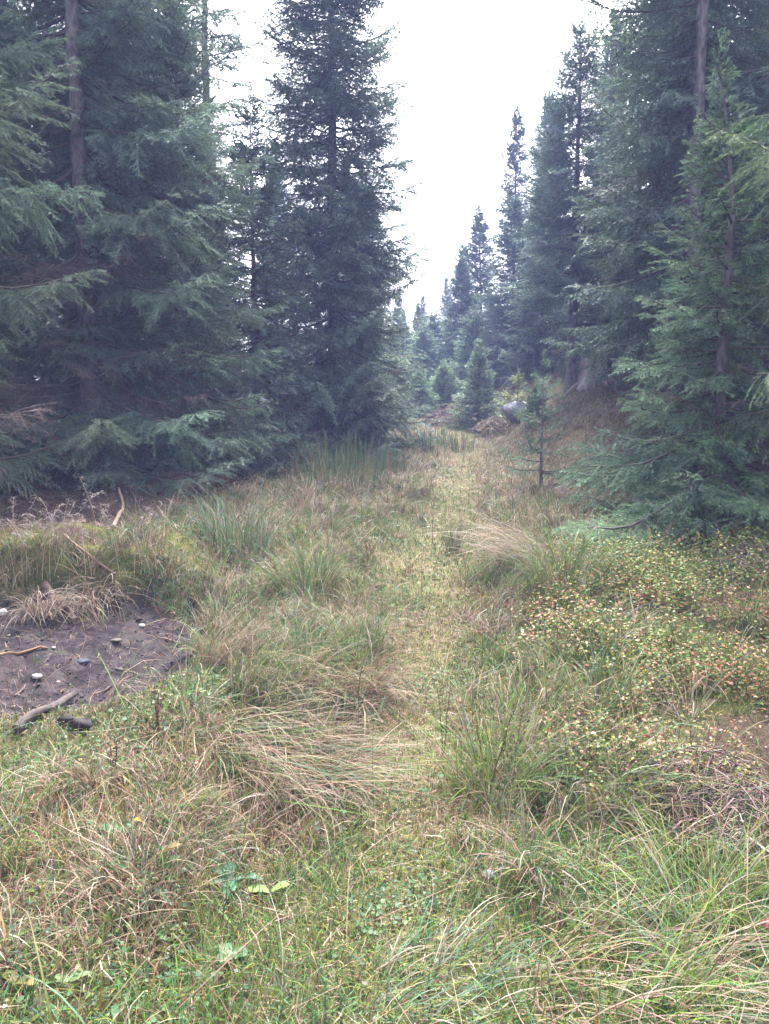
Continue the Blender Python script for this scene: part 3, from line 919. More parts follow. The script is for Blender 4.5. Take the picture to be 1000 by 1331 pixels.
def build_herbs():
    rng = np.random.default_rng(21)
    acc = Acc()
    for (y0, y1, n, s) in ((1.25, 2.6, 24000, .9), (2.6, 4.5, 20000, 1.1), (4.5, 8, 14000, 1.6), (8, 15, 6000, 2.4)):
        x, y = sample_area(rng, n, y0, y1)
        patch = ss(fbm(x * 2.6 + 70, y * 2.6, 3), -.15, .35)
        near_bias = .35 + .65 * ss(-(x - pathx(y)), -.6, .2)
        k = rng.random(n) < density(x, y) * patch * near_bias; x, y = x[k], y[k]; n = len(x)
        P = np.stack([x, y, H(x, y) + rng.uniform(.008, .055, n)], 1)
        nd = rand_dir(rng, n, .55, 1); a = rng.uniform(0, 6.283, n); ud = np.stack([np.cos(a), np.sin(a), rng.uniform(-.2, .3, n)], 1)
        base = np.array([[.03, .075, .028], [.05, .10, .032], [.04, .085, .04], [.08, .105, .025], [.12, .10, .03]])
        i = rng.choice(5, n, p=[.34, .28, .22, .12, .04])
        c = base[i] * rng.uniform(.7, 1.3, (n, 1))
        L = (.007 + rng.gamma(2, .0035, n)) * s
        acc.add(*leaves(rng, P, nd, ud, L, L * rng.uniform(.45, 1.0, n), c))
    link('low_herbs', acc.mesh('low_herbs'), M_LEAF, kind='stuff', label='small round green leaves creeping through the turf in the foreground', category='ground cover')
    # fallen leaves and bits of litter
    acc = Acc()
    for (y0, y1, n, s) in ((1.3, 4, 2600, 1.0), (4, 10, 2600, 1.5)):
        x, y = sample_area(rng, n, y0, y1)
        P = np.stack([x, y, H(x, y) + rng.uniform(.004, .03, n)], 1)
        nd = rand_dir(rng, n, .6, 1); a = rng.uniform(0, 6.283, n); ud = np.stack([np.cos(a), np.sin(a), rng.uniform(-.2, .2, n)], 1)
        base = np.array([[.15, .08, .045], [.24, .16, .08], [.30, .20, .06], [.06, .04, .03], [.30, .23, .18]])
        c = base[rng.choice(5, n)] * rng.uniform(.6, 1.2, (n, 1))
        L = rng.uniform(.01, .028, n) * s
        keep = rng.random(n) < (.25 + .75 * litter_mask(x, y))
        V, F, C = leaves(rng, P[keep], nd[keep], ud[keep], L[keep], L[keep] * .55, c[keep])
        acc.add(V, F, C)
    link('leaf_litter', acc.mesh('leaf_litter'), M_LEAF, kind='stuff', label='scattered brown and yellow fallen leaves on bare needles and turf', category='leaf litter')


build_herbs()


def build_needle_litter():
    rng = np.random.default_rng(25); acc = Acc()
    for (y0, y1, n, s) in ((2.2, 4.6, 26000, 1.0), (4.6, 9, 30000, 1.8), (9, 18, 20000, 3)):
        x, y = sample_area(rng, n, y0, y1)
        k = rng.random(n) < np.clip(litter_mask(x, y) + .35 * mudmask(x, y) + .5 * path_mask(x, y), 0, 1); x, y = x[k], y[k]; n = len(x)
        base = np.array([[.11, .07, .055], [.17, .11, .09], [.05, .035, .03], [.22, .16, .13], [.09, .10, .04]])
        c = base[rng.choice(5, n, p=[.3, .25, .2, .15, .1])] * rng.uniform(.7, 1.3, (n, 1))
        P = np.stack([x, y, H(x, y) + rng.uniform(0, .02, n)], 1)
        a0 = rng.uniform(1.1, 1.6, n)
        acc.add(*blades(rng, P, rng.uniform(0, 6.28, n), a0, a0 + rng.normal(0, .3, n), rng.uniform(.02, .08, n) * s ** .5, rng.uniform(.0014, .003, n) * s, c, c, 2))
    link('needle_litter', acc.mesh('needle_litter'), M_TWIG, kind='stuff', label='pinkish brown needles and broken twigs strewn on bare ground', category='litter')


build_needle_litter()


def bil_mask(x, y):
    # right-hand shrub patch: px > 700 at py 760..1000
    px = 500 + 1000 * x / (y / math.cos(PITCH))
    edge = np.interp(y, [2.4, 3.2, 4.5, 6.5, 8.5], [800, 740, 690, 740, 800])
    m = ss(px, edge - 40, edge + 90) * ss(y, 2.6, 3.2) * (1 - ss(y, 7.6, 8.8))
    return m * (1 - .6 * litter_mask(x, y) * (y < 5))


def build_bilberry():
    rng = np.random.default_rng(31)
    L_ = Acc(); T_ = Acc()
    n = 30000
    y = np.sqrt(rng.uniform(2.4 ** 2, 8.8 ** 2, n)); x = rng.uniform(.12, .66, n) * (y + .4)
    k = rng.random(n) < bil_mask(x, y) * ss(fbm(x * 2 + 5, y * 2, 3), -.35, .2); x, y = x[k], y[k]
    dens = rng.random(len(x)) < np.interp(y, [2.5, 4, 8], [1.0, .9, .4]); x, y = x[dens], y[dens]
    n = len(x); z = H(x, y)
    ht = rng.uniform(.08, .30, n) * (.6 + .7 * ss(fbm(x * 3 + 15, y * 3, 2), -.4, .4))
    az = rng.uniform(0, 6.283, n); ln = rng.uniform(.05, .5, n)
    tt = np.linspace(0, 1, 5)
    P = np.stack([x[:, None] + np.cos(az)[:, None] * ht[:, None] * ln[:, None] * tt ** 1.5,
                  y[:, None] + np.sin(az)[:, None] * ht[:, None] * ln[:, None] * tt ** 1.5, z[:, None] + ht[:, None] * tt], -1)
    V, F = tubes(P, np.tile([.0017, .0015, .0013, .001, .0006], (n, 1)), 3)
    T_.add(V, F, np.repeat(np.array([[.16, .12, .06]]) * rng.uniform(.5, 1.3, (n, 1)), 15, 0))
    # leaves
    m = 13
    idx = np.repeat(np.arange(n), m); f = rng.uniform(.25, 1.0, n * m)
    fi = np.clip(f * 4, 0, 3.999); i0 = fi.astype(int); fr = (fi - i0)[:, None]
    Q = P[idx, i0] * (1 - fr) + P[idx, i0 + 1] * fr
    a = rng.uniform(0, 6.283, n * m); ud = np.stack([np.cos(a), np.sin(a), rng.uniform(-.1, .5, n * m)], 1)
    Q = Q + ud * rng.uniform(0, .04, (n * m, 1))
    nd = rand_dir(rng, n * m, .4, 1)
    base = np.array([[.045, .095, .015], [.12, .155, .03], [.30, .25, .05], [.27, .13, .055], [.30, .135, .10], [.28, .22, .12], [.24, .06, .04]])
    # colour by clump: yellow-green farther back, pink and orange near the middle right
    hue = fbm(x * 1.7 + 90, y * 1.7, 3)
    nearf = 1 - ss(y, 4.0, 6.0)
    w = np.stack([.55 + .5 * (1 - nearf), .50 + .3 * (1 - nearf) + 0 * x, (.08 + .10 * (1 - nearf)) + 0 * x, .10 + .30 * nearf * ss(hue, -.2, .4), .06 + .5 * nearf * ss(hue, -.2, .4), .12 * nearf + 0 * x + .03, .02 + .12 * nearf * ss(hue, .1, .5)], 1)
    w /= w.sum(1, keepdims=True)
    ci = (rng.random((n * m, 1)) > np.cumsum(w, 1)[idx]).sum(1).clip(0, 6)
    c = base[ci] * rng.uniform(.7, 1.25, (n * m, 1))
    sz = rng.uniform(.008, .023, n * m) * np.interp(y[idx], [3, 8], [1, 1.6])
    V, F, C = leaves(rng, Q, nd, ud, sz, sz * .62, c)
    L_.add(V, F, C)
    o = link('bilberry_shrubs', L_.mesh('bilberry_leaves'), M_LEAF, kind='stuff', label='low bilberry shrubs with yellow, pink and green autumn leaves on the right', category='shrubs')
    link('stems', T_.mesh('bilberry_stems'), M_TWIG, o)


build_bilberry()

# ------------------------------------------------------------------ single tussocks
def tussock(px, py, label, rad, n, Lm, cols, lean=None, leanf=0, Wd=.0036, name='grass_tussock', cat='grass tussock', group='grass tussocks standing out of the turf', seed=0, **kw):
    x, y, z = gp(px, py)
    rng = np.random.default_rng(500 + px + py + seed)
    a = Acc()
    clump(a, rng, x, y, rad, n, Lm, Wd * max(1, y / 4.2), cols, lean, leanf, **kw)
    me = a.mesh(name)
    co = np.empty(len(me.vertices) * 3, np.float32); me.vertices.foreach_get('co', co)
    co = co.reshape(-1, 3) - np.array([x, y, z], np.float32); me.vertices.foreach_set('co', co.ravel()); me.update()
    o = link(name, me, M_GRASS); o.location = (x, y, z)
    o['label'] = label; o['category'] = cat
    if group: o['group'] = group
    return o


SWEEP = [.10, .16, .06, .05, .20, .18, .20, .05, .00]
tussock(345, 985, 'largest tussock, long reddish and green blades combed over to the right', .34, 760, .46, SWEEP, lean=-.55, leanf=.65, a0=(.8, 1.35), a1=(1.4, 2.0), seg=6)
tussock(455, 905, 'brown-red combed tussock ending at the track edge', .18, 420, .42, C_RED, lean=-.9, leanf=.7, a0=(.4, 1.0), a1=(1.3, 2.0), seg=6)
tussock(640, 1040, 'tall upright yellow-green tussock at the right of the track', .15, 300, .42, C_LIME, a0=(.0, .7), a1=(.5, 2.0), seg=6)
tussock(760, 1045, 'arching green tussock right of the upright yellow-green one', .18, 320, .38, C_GREEN, lean=-.4, leanf=.3, a0=(.1, .9), a1=(.9, 2.1), seg=6)
tussock(560, 1290, 'blue-green tussock at the bottom middle edge', .2, 220, .20, C_BLUE, lean=.3, leanf=.5, a0=(.4, 1.1), a1=(1.2, 2.2), seg=6)
tussock(800, 1300, 'wide tussock of pale arching blades at the bottom right', .3, 520, .30, C_MIX, lean=-.3, leanf=.5, a0=(.5, 1.2), a1=(1.4, 2.3), seg=6)
tussock(950, 1270, 'fresh green tussock in the bottom right corner', .18, 300, .30, C_GREEN, a0=(.4, 1.1), a1=(1.0, 2.0), seg=6)
tussock(905, 1190, 'yellow-tipped tussock below the bare twigs', .12, 200, .30, C_LIME, a0=(.1, .7), a1=(.9, 2.0), seg=6)
tussock(180, 1150, 'dry pinkish tussock at the lower left', .16, 260, .17, C_DRY, a0=(.0, .8), a1=(.6, 1.9), seg=6)
tussock(230, 1085, 'half dry tussock above the dry pinkish one at the left', .18, 300, .20, C_MIX, lean=-.4, leanf=.4, a0=(.2, .8), a1=(1.0, 2.0), seg=6)
tussock(345, 900, 'mixed tussock just above the largest combed tussock', .2, 420, .42, C_MIX, lean=-.6, leanf=.5, a0=(.2, .8), a1=(1.0, 2.0), seg=6)
tussock(290, 860, 'straw tussock beside the right end of the mud', .18, 360, .36, C_DRY, lean=-.3, leanf=.5, a0=(.1, .7), a1=(.8, 1.9), seg=5)
tussock(395, 870, 'fresh green tussock in the dip left of the track', .18, 360, .32, C_GREEN, a0=(.1, .7), a1=(.8, 2.0), seg=5)
tussock(400, 775, 'dark green tussock on the rise left of the track', .20, 380, .42, C_GREEN, a0=(.0, .5), a1=(.5, 1.8), seg=5)
tussock(310, 715, 'blue-green tussock on the grass left of the dark green one', .3, 420, .42, C_BLUE, a0=(.0, .5), a1=(.5, 1.6), seg=5)
tussock(470, 845, 'green tussock bordering the track at its narrowest', .14, 240, .34, C_GREEN, a0=(.1, .6), a1=(.8, 2.0), seg=5)
tussock(705, 735, 'pale straw tussock fallen towards the track below the sapling', .26, 480, .62, C_PALE, lean=3.3, leanf=.7, a0=(.5, 1.0), a1=(1.3, 1.9), seg=6)
tussock(730, 770, 'green and white tussock at the foot of the dark spruce skirts', .22, 380, .50, C_GREEN, a0=(.1, .5), a1=(.7, 1.9), seg=5)
tussock(780, 930, 'thin green tussock among the yellow bilberry leaves', .14, 200, .40, C_GREEN, a0=(.0, .5), a1=(.6, 1.8), seg=5)
tussock(590, 720, 'small upright green tuft in the middle of the track', .07, 90, .34, C_GREEN, a0=(.0, .3), a1=(.2, 1.0), seg=4)
tussock(55, 800, 'straw tussock hanging over the edge of the mud at the left', .13, 260, .40, C_PALE, lean=-.9, leanf=.4, a0=(.3, 1.0), a1=(1.4, 2.4), seg=6)
tussock(120, 790, 'second straw tussock hanging over the mud, right of the first', .10, 160, .42, C_PALE, lean=-1.2, leanf=.4, a0=(.3, 1.0), a1=(1.4, 2.4), seg=6)

# rushes
RUSH = [.42, .36, .04, .02, .10, .04, .02, .0, .0]
GR = 'rush clumps beside the track'
tussock(445, 632, 'tallest dark rush clump in front of the tall dark spruce', .7, 420, .62, RUSH, a0=(.0, .22), a1=(.05, .55), Wd=.0028, name='rush_clump', cat='rushes', group=GR, seg=3)
tussock(480, 618, 'rush clump just right of the tallest rush clump', .6, 260, .5, RUSH, a0=(.0, .22), a1=(.05, .6), Wd=.0028, name='rush_clump', cat='rushes', group=GR, seg=3)
tussock(560, 582, 'far rush patch left of the track before the young spruces', .8, 260, .45, RUSH, a0=(.0, .25), a1=(.05, .6), Wd=.0026, name='rush_clump', cat='rushes', group=GR, seg=3)
tussock(600, 588, 'small far rush clump right of the far rush patch', .3, 80, .42, RUSH, a0=(.0, .25), a1=(.05, .6), Wd=.0026, name='rush_clump', cat='rushes', group=GR, seg=3)


# plume grasses by the bank on the left
def plume_grass(px, py, label, n, seed):
    x, y, z = gp(px, py); rng = np.random.default_rng(seed)
    a = Acc(); b = Acc()
    for q in range(n):
        az = rng.uniform(0, 6.283); L = rng.uniform(.5, .8)
        p0 = np.array([rng.normal(0, .06), rng.normal(0, .06), -.02])
        t = np.linspace(0, 1, 7)
        th = .1 + rng.uniform(.5, 1.5) * t ** 2.2
        d = np.stack([np.sin(th) * math.cos(az), np.sin(th) * math.sin(az), np.cos(th)], 1)
        pts = p0 + np.concatenate([[[0, 0, 0]], np.cumsum(d[:-1] * L / 6, 0)])
        V, F = tubes(pts[None], np.linspace(.0022, .001, 7)[None], 3)
        a.add(V, F, STRAW * rng.uniform(.5, .9))
        m = 34
        f = rng.uniform(.62, 1, m) * 5.999; i0 = f.astype(int).clip(0, 5); fr = (f - i0)[:, None]
        P = pts[i0] * (1 - fr) + pts[i0 + 1] * fr
        c = np.tile(np.array([.22, .19, .19]), (m, 1)) * rng.uniform(.7, 1.2, (m, 1))
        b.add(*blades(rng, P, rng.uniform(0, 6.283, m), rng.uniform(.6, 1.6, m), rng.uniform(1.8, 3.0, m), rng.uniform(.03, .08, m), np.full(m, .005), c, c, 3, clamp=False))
    r = empty('plume_grass', (x, y, z), label, 'plume grass', 'plume grasses below the left boughs')
    link('stalks', a.mesh('stalks'), M_GRASS, r); link('plumes', b.mesh('plumes'), M_GRASS, r)


plume_grass(25, 760, 'grey-pink plume grass at the very left edge under the boughs', 7, 1)
plume_grass(80, 750, 'fullest grey-pink plume grass, left of the mossy hollow', 8, 2)
plume_grass(120, 745, 'plume grass in front of the dark mossy hollow', 4, 3)
plume_grass(165, 750, 'smallest plume grass, at the right of the dark mossy hollow', 4, 4)


# dark dead dock stalks
def dead_stalk(px, py, ht, label, seed, n=3, col=(.10, .05, .035)):
    x, y, z = gp(px, py); rng = np.random.default_rng(seed)
    a = Acc(); b = Acc(); col = np.array(col)
    for q in range(n):
        L = ht * rng.uniform(.6, 1.05); az = rng.uniform(0, 6.283); ln = rng.uniform(.02, .3)
        t = np.linspace(0, 1, 6)
        pts = np.stack([math.cos(az) * ln * L * t ** 1.3 + rng.normal(0, .004, 6), math.sin(az) * ln * L * t ** 1.3 + rng.normal(0, .004, 6), L * t - .02], 1)
        V, F = tubes(pts[None], np.linspace(.0035, .0016, 6)[None], 4); a.add(V, F, col)
        m = 14
        f = rng.uniform(.35, 1, m) * 4.999; i0 = f.astype(int); fr = (f - i0)[:, None]
        P = pts[i0] * (1 - fr) + pts[i0 + 1] * fr
        ud = rand_dir(rng, m, -.6, .6); nd = rand_dir(rng, m, -.5, 1)
        s = rng.uniform(.008, .024, m)
        b.add(*leaves(rng, P, nd, ud, s, s * .5, col * rng.uniform(.7, 2.0, (m, 1)), cup=.4))
    r = empty('withered_stalk', (x, y, z), label, 'withered plant', 'withered dark stalks in the grass')
    link('stem', a.mesh('stem'), M_TWIG, r); link('withered_leaves', b.mesh('withered_leaves'), M_LEAF, r)


dead_stalk(205, 955, .26, 'dark brown withered stalk right of the burnt wood', 1, 4)
dead_stalk(145, 1015, .20, 'small black withered stalk below the burnt wood', 2, 2, (.05, .03, .025))
dead_stalk(345, 835, .32, 'withered stalk with shrivelled pale leaves left of the track', 3, 3, (.16, .09, .06))
dead_stalk(225, 850, .34, 'thin reddish withered stalk at the right rim of the mud', 4, 2, (.14, .06, .05))
dead_stalk(465, 945, .36, 'dark thin withered stalk on the left edge of the track', 5, 2, (.06, .06, .03))
dead_stalk(575, 985, .40, 'leaning dark green stalk right of the track', 6, 2, (.05, .06, .02))
dead_stalk(635, 1040, .40, 'dark stalks rising from the upright yellow-green tussock', 7, 3, (.06, .05, .02))
dead_stalk(345, 1110, .12, 'short dark stalk left of the lower track', 8, 1, (.07, .04, .03))


# flat-leaved herbs seen singly
def leafy(px, py, label, name, cat, nleaf, L, wd, col, seed, el=(.15, .6), lobed=False, group=None):
    x, y, z = gp(px, py); rng = np.random.default_rng(seed)
    r = empty(name, (x, y, z + .012), label, cat, group)
    for q in range(nleaf):
        az = q * 6.283 / max(nleaf, 1) + rng.normal(0, .35); e = rng.uniform(*el); ll = L * rng.uniform(.75, 1.15)
        nu, nv = (22 if lobed else 9), 5
        u = np.linspace(0, 1, nu); v = np.linspace(-1, 1, nv)
        prof = np.sin(np.pi * np.clip(u * .93 + .05, 0, 1)) ** .7
        if lobed: prof = prof * (.55 + .45 * (np.arange(nu) % 2))
        U, Vv = np.meshgrid(u, v, indexing='ij')
        X = U * ll; Yy = Vv * prof[:, None] * wd * .5 * ll
        Z = np.sin(e) * X * .8 + .10 * ll * np.abs(Vv) * prof[:, None] - .22 * ll * U ** 2 + .03 * ll * np.sin(U * 9 + Vv * 3 + q)
        Vt = np.stack([X * math.cos(az) - Yy * math.sin(az), X * math.sin(az) + Yy * math.cos(az), Z + .015], -1).reshape(-1, 3)
        i = np.arange(nu - 1)[:, None] * nv; j = np.arange(nv - 1)[None]
        F = np.stack([i + j, i + j + 1, i + nv + j + 1, i + nv + j], -1).reshape(-1, 4)
        shade = np.array(col) * rng.uniform(.8, 1.2)
        C = np.tile(shade, (len(Vt), 1)); mid = np.abs(Vv.ravel()) < .1; C[mid] *= 1.35
        link('leaf', mesh('leaf', Vt, F, C, True), M_LEAF, r)
    return r


leafy(352, 1170, 'bright lime two-leaved plant at the lower left of the track', 'broad_leaf_plant', 'leafy plant', 2, .075, .62, (.12, .20, .045), 1, el=(.5, .8))
leafy(300, 1155, 'dark green lobed thistle rosette in the hollow left of the lime leaves', 'thistle_rosette', 'leafy plant', 7, .10, .36, (.045, .12, .065), 2, lobed=True)
leafy(90, 1288, 'pale broad leaves near the bottom left corner', 'broad_leaf_plant', 'leafy plant', 2, .05, .75, (.10, .15, .06), 3)
leafy(22, 1290, 'yellow and green broad leaves in the bottom left corner', 'broad_leaf_plant', 'leafy plant', 2, .05, .6, (.15, .13, .04), 4)
leafy(300, 1252, 'light green rounded leaves at the bottom left of the track', 'broad_leaf_plant', 'leafy plant', 3, .055, .85, (.075, .14, .065), 5)
leafy(152, 1092, 'dull green broad leaf beside the dry tussock', 'broad_leaf_plant', 'leafy plant', 2, .075, .8, (.06, .13, .06), 6)
leafy(195, 1130, 'upright yellowed pointed leaf in the lower left', 'yellow_leaf', 'leafy plant', 1, .10, .3, (.20, .15, .06), 7, el=(1.2, 1.3))
leafy(755, 1020, 'pale green lobed herb between the two tussocks right of the track', 'lobed_herb', 'leafy plant', 6, .11, .5, (.10, .20, .12), 8, lobed=True, el=(.5, .9))
leafy(175, 1075, 'tiny bright yellow leaf beside the dull green leaf', 'yellow_leaf', 'leafy plant', 1, .03, .9, (.6, .4, .03), 9)
leafy(985, 1212, 'dark red fallen leaf at the lower right edge', 'red_leaf', 'fallen leaf', 1, .05, .8, (.35, .04, .06), 10)
leafy(845, 690, 'light green broad-leaved seedling under the dark spruce skirts', 'leafy_seedling', 'leafy plant', 6, .15, .6, (.09, .17, .07), 11, el=(.9, 1.2))


# ferns
def fern(px, py, label, nf, L, col, seed, el=(.6, 1.1), az0=None):
    x, y, z = gp(px, py); rng = np.random.default_rng(seed)
    r = empty('fern', (x, y, z), label, 'fern', 'ferns by the dark spruce')
    for q in range(nf):
        az = (q * 6.283 / nf if az0 is None else az0 + (q - nf / 2) * .35) + rng.normal(0, .2); e = rng.uniform(*el); ll = L * rng.uniform(.8, 1.1)
        t = np.linspace(0, 1, 9); th = (np.pi / 2 - e) + 1.0 * t
        d = np.stack([np.sin(th) * math.cos(az), np.sin(th) * math.sin(az), np.cos(th)], 1)
        pts = np.concatenate([[[0, 0, 0]], np.cumsum(d[:-1] * ll / 8, 0)])
        a = Acc(); Vv, F = tubes(pts[None], np.linspace(.003, .001, 9)[None], 3); a.add(Vv, F, np.array(col) * .7)
        m = 26; f = np.repeat(np.linspace(.2, .98, m // 2), 2) * 7.999; i0 = f.astype(int); fr = (f - i0)[:, None]
        P = pts[i0] * (1 - fr) + pts[np.minimum(i0 + 1, 8)] * fr
        tn = d[i0]; sd_ = nrm(np.cross(tn, [0, 0, 1.0])) * np.tile([1, -1], m // 2)[:, None]
        ud = nrm(sd_ + tn * .35 + np.array([0, 0, -.1])); nd = np.cross(tn, sd_) * np.tile([1, -1], m // 2)[:, None] * -1
        ls = ll * .30 * np.sin(np.pi * np.clip(f / 8 * .85 + .12, 0, 1))
        Vl, Fl, Cl = leaves(rng, P, nd, ud, ls, ls * .28, np.array(col) * rng.uniform(.8, 1.2, (m, 1)))
        a.add(Vl, Fl, Cl)
        link('frond', a.mesh('frond'), M_LEAF, r)


fern(745, 748, 'pale yellow withered fern at the foot of the dark spruce', 5, .30, (.40, .32, .14), 1)
fern(785, 745, 'brownish green fern right behind the pale yellow fern', 4, .38, (.12, .12, .06), 2, az0=1.6)


# ------------------------------------------------------------------ stones, sticks, stump, twig piles
def rock(px, py, sx, sy, sz, label, col, seed, name='stone', cat='stone', rz=0, sink=.3, group=None, z=None, pos=None, n=3):
    if pos is None: x, y, zz = gp(px, py)
    else: x, y = pos; zz = float(H(x, y))
    rng = np.random.default_rng(seed)
    import bmesh
    bm = bmesh.new(); bmesh.ops.create_icosphere(bm, subdivisions=n, radius=1)
    V = np.array([v.co[:] for v in bm.verts]); F = np.array([[v.index for v in f.verts] for f in bm.faces]); bm.free()
    # chip with planes
    for q in range(9):
        nn = nrm(rng.normal(0, 1, 3)); d = rng.uniform(.62, .92); s = V @ nn
        V = V - np.maximum(0, s - d)[:, None] * nn
    V += rng.normal(0, .012, V.shape)
    V = V * np.array([sx, sy, sz]) / 2
    C = np.tile(np.array(col), (len(V), 1)) * rng.uniform(.88, 1.12, (len(V), 1))
    o = link(name, mesh(name, V, F, C, False), M_STONE)
    o.location = (x, y, zz + sz * (.5 - sink)); o.rotation_euler = (0, 0, rz)
    o['label'] = label; o['category'] = cat
    if group: o['group'] = group
    return o


rock(100, 461 + 420, .075, .055, .035, 'small pale stone lying on the mud nearest the left edge', (.19, .17, .165), 1, pos=gp(48, 881)[:2])
rock(110, 862, .10, .05, .04, 'dark blue-grey stone in the middle of the mud', (.035, .04, .065), 2, pos=gp(108, 862)[:2], rz=.3)
rock(183, 815, .05, .04, .03, 'small white stone near the top right of the mud', (.24, .23, .23), 3, pos=gp(185, 815)[:2])
rock(3, 797, .09, .09, .08, 'grey-white stone in the bank at the left edge', (.26, .26, .28), 4, pos=gp(2, 800)[:2])
rock(65, 842, .03, .025, .02, 'tiny white pebble under the stick on the mud', (.3, .29, .28), 5, pos=gp(70, 844)[:2])
rock(152, 832, .08, .05, .03, 'dull brown stone half sunk in the mud', (.07, .055, .05), 6, pos=gp(152, 833)[:2])
rock(636, 1138, .045, .05, .02, 'flat grey-blue stone lying in the grass right of the track', (.25, .27, .31), 7, pos=gp(636, 1140)[:2])
_p = gp(678, 541)
rock(0, 0, 1.2, .9, .6, 'flat pale lavender-grey rock slab on the far grass bank', (.30, .30, .34), 8, name='rock_slab', cat='rock', pos=_p[:2], rz=.2, sink=.35)


def gravel():
    rng = np.random.default_rng(61)
    n = 2600; x = rng.uniform(-4.4, -1.1, n); y = rng.uniform(3.3, 5.9, n)
    k = rng.random(n) < ss(mudmask(x, y), .4, .9); x, y = x[k], y[k]; n = len(x)
    O = np.array([[1, 0, 0], [-1, 0, 0], [0, 1, 0], [0, -1, 0], [0, 0, 1], [0, 0, -1.0]])
    T = np.array([[0, 2, 4], [2, 1, 4], [1, 3, 4], [3, 0, 4], [2, 0, 5], [1, 2, 5], [3, 1, 5], [0, 3, 5]])
    s = rng.gamma(2, .0035, n) + .002
    V = O[None] * s[:, None, None] * rng.uniform(.6, 1.3, (n, 6, 1)) * np.array([1, 1, .6]) + np.stack([x, y, H(x, y) + .002], 1)[:, None]
    F = (np.arange(n)[:, None, None] * 6 + T[None]).reshape(-1, 3)
    g = rng.random((n, 1)); c = np.array([.022, .018, .02]) * (1 - g) + np.array([.12, .105, .105]) * g ** 6
    link('gravel', mesh('gravel', V.reshape(-1, 3), F, np.repeat(c, 6, 0)), M_STONE, kind='stuff', label='fine gravel and crumbs on the mud', category='gravel')


gravel()


def log(pts_px, rad, label, name, cat, col, seed, lift=.01, rough=.08, n=9, twigs=0, group=None, sm=8):
    P = np.array([gp(*p) for p in pts_px]); t = np.linspace(0, 1, len(P)); tn = np.linspace(0, 1, sm)
    P = np.stack([np.interp(tn, t, P[:, i]) for i in range(3)], 1)
    P[:, 2] = np.maximum(P[:, 2], H(P[:, 0], P[:, 1])) + lift
    rng = np.random.default_rng(seed); o0 = P[0].copy(); P = P - o0
    P += rng.normal(0, rad * .35, P.shape)
    rr = np.linspace(rad, rad * .75, sm) * rng.uniform(.9, 1.1, sm)
    V, F = tubes(P[None], rr[None], n); V = V + rng.normal(0, rad * rough, V.shape)
    a = Acc(); C = np.tile(np.array(col), (len(V), 1)) * rng.uniform(.75, 1.25, (len(V), 1)); a.add(V, F, C)
    # end caps
    for e in (0, len(V) - n):
        cc = V[e:e + n].mean(0); a.add(np.concatenate([V[e:e + n], [cc]]), np.array([[i, (i + 1) % n, n, n] for i in range(n)])[:, [0, 1, 2, 3]] if False else np.array([[i, (i + 1) % n, (i + 2) % n, n] for i in range(0, n - 1, 2)]), np.array(col) * 1.4)
    if twigs:
        K = twigs; s0 = rng.integers(1, sm - 1, K); A = P[s0]; dv = rng.normal(0, 1, (K, 3)); dv[:, 2] = np.abs(dv[:, 2]) * .4; dv = nrm(dv)
        ln = rng.uniform(.06, .2, K); Q = A[:, None] + dv[:, None] * (ln[:, None] * np.linspace(0, 1, 4))[..., None] + rng.normal(0, .006, (K, 4, 3))
        Vt, Ft = tubes(Q, np.tile(np.linspace(rad * .5, rad * .25, 4), (K, 1)), 3); a.add(Vt, Ft, np.array(col))
    o = link(name, a.mesh(name, True), M_WOOD); o.location = o0
    o['label'] = label; o['category'] = cat
    if group: o['group'] = group
    return o


log([(22, 958), (60, 930), (96, 912)], .023, 'thick grey-brown branch piece lying along the lower edge of the mud', 'fallen_branch', 'branch', (.065, .052, .05), 1, lift=.03)
log([(-10, 860), (30, 851), (62, 846)], .010, 'thin orange-brown stick at the left of the mud', 'stick', 'stick', (.16, .10, .055), 2, lift=.012)
log([(78, 938), (96, 948), (112, 952)], .030, 'blackened burnt wood chunk with a reddish face beside the thick branch piece', 'burnt_wood', 'burnt wood', (.025, .02, .02), 3, lift=.03, rough=.3, n=7)
log([(60, 768), (80, 790), (100, 812)], .030, 'brown root curving over the bank above the mud', 'exposed_root', 'root', (.08, .055, .045), 4, lift=.03)
log([(85, 700), (96, 712), (150, 752)], .010, 'thin brown stick leaning on the moss behind the mud', 'stick', 'stick', (.18, .12, .09), 5, lift=.03)
log([(915, 1045), (945, 1090), (1010, 1135)], .005, 'thin pale bare twig with side twigs on the bare needle patch', 'bare_twig', 'twig', (.30, .25, .23), 6, lift=.05, twigs=8, n=4)
log([(860, 1010), (900, 1040), (925, 1060)], .004, 'short dark bare twig left of the pale one on the needle patch', 'bare_twig', 'twig', (.12, .09, .08), 7, lift=.03, twigs=6, n=4)
for _i, (_a, _b, _lab) in enumerate([((120, 905), (150, 893), 'short dark stick on the lower right of the mud'), ((150, 870), (182, 880), 'tiny twig on the right side of the mud'),
                                 ((20, 905), (34, 892), 'short stub of wood at the left of the pale mud stone'), ((205, 830), (235, 838), 'thin twig at the far right rim of the mud')]):
    log([_a, ((_a[0] + _b[0]) / 2 + 3, (_a[1] + _b[1]) / 2), _b], .006, _lab, 'stick', 'stick', (.10, .075, .06), 20 + _i, lift=.008, n=5)
log([(150, 690), (160, 665), (155, 640)], .018, 'pale crooked root hanging on the mossy bank under the boughs', 'exposed_root', 'root', (.17, .12, .09), 8, lift=.05)


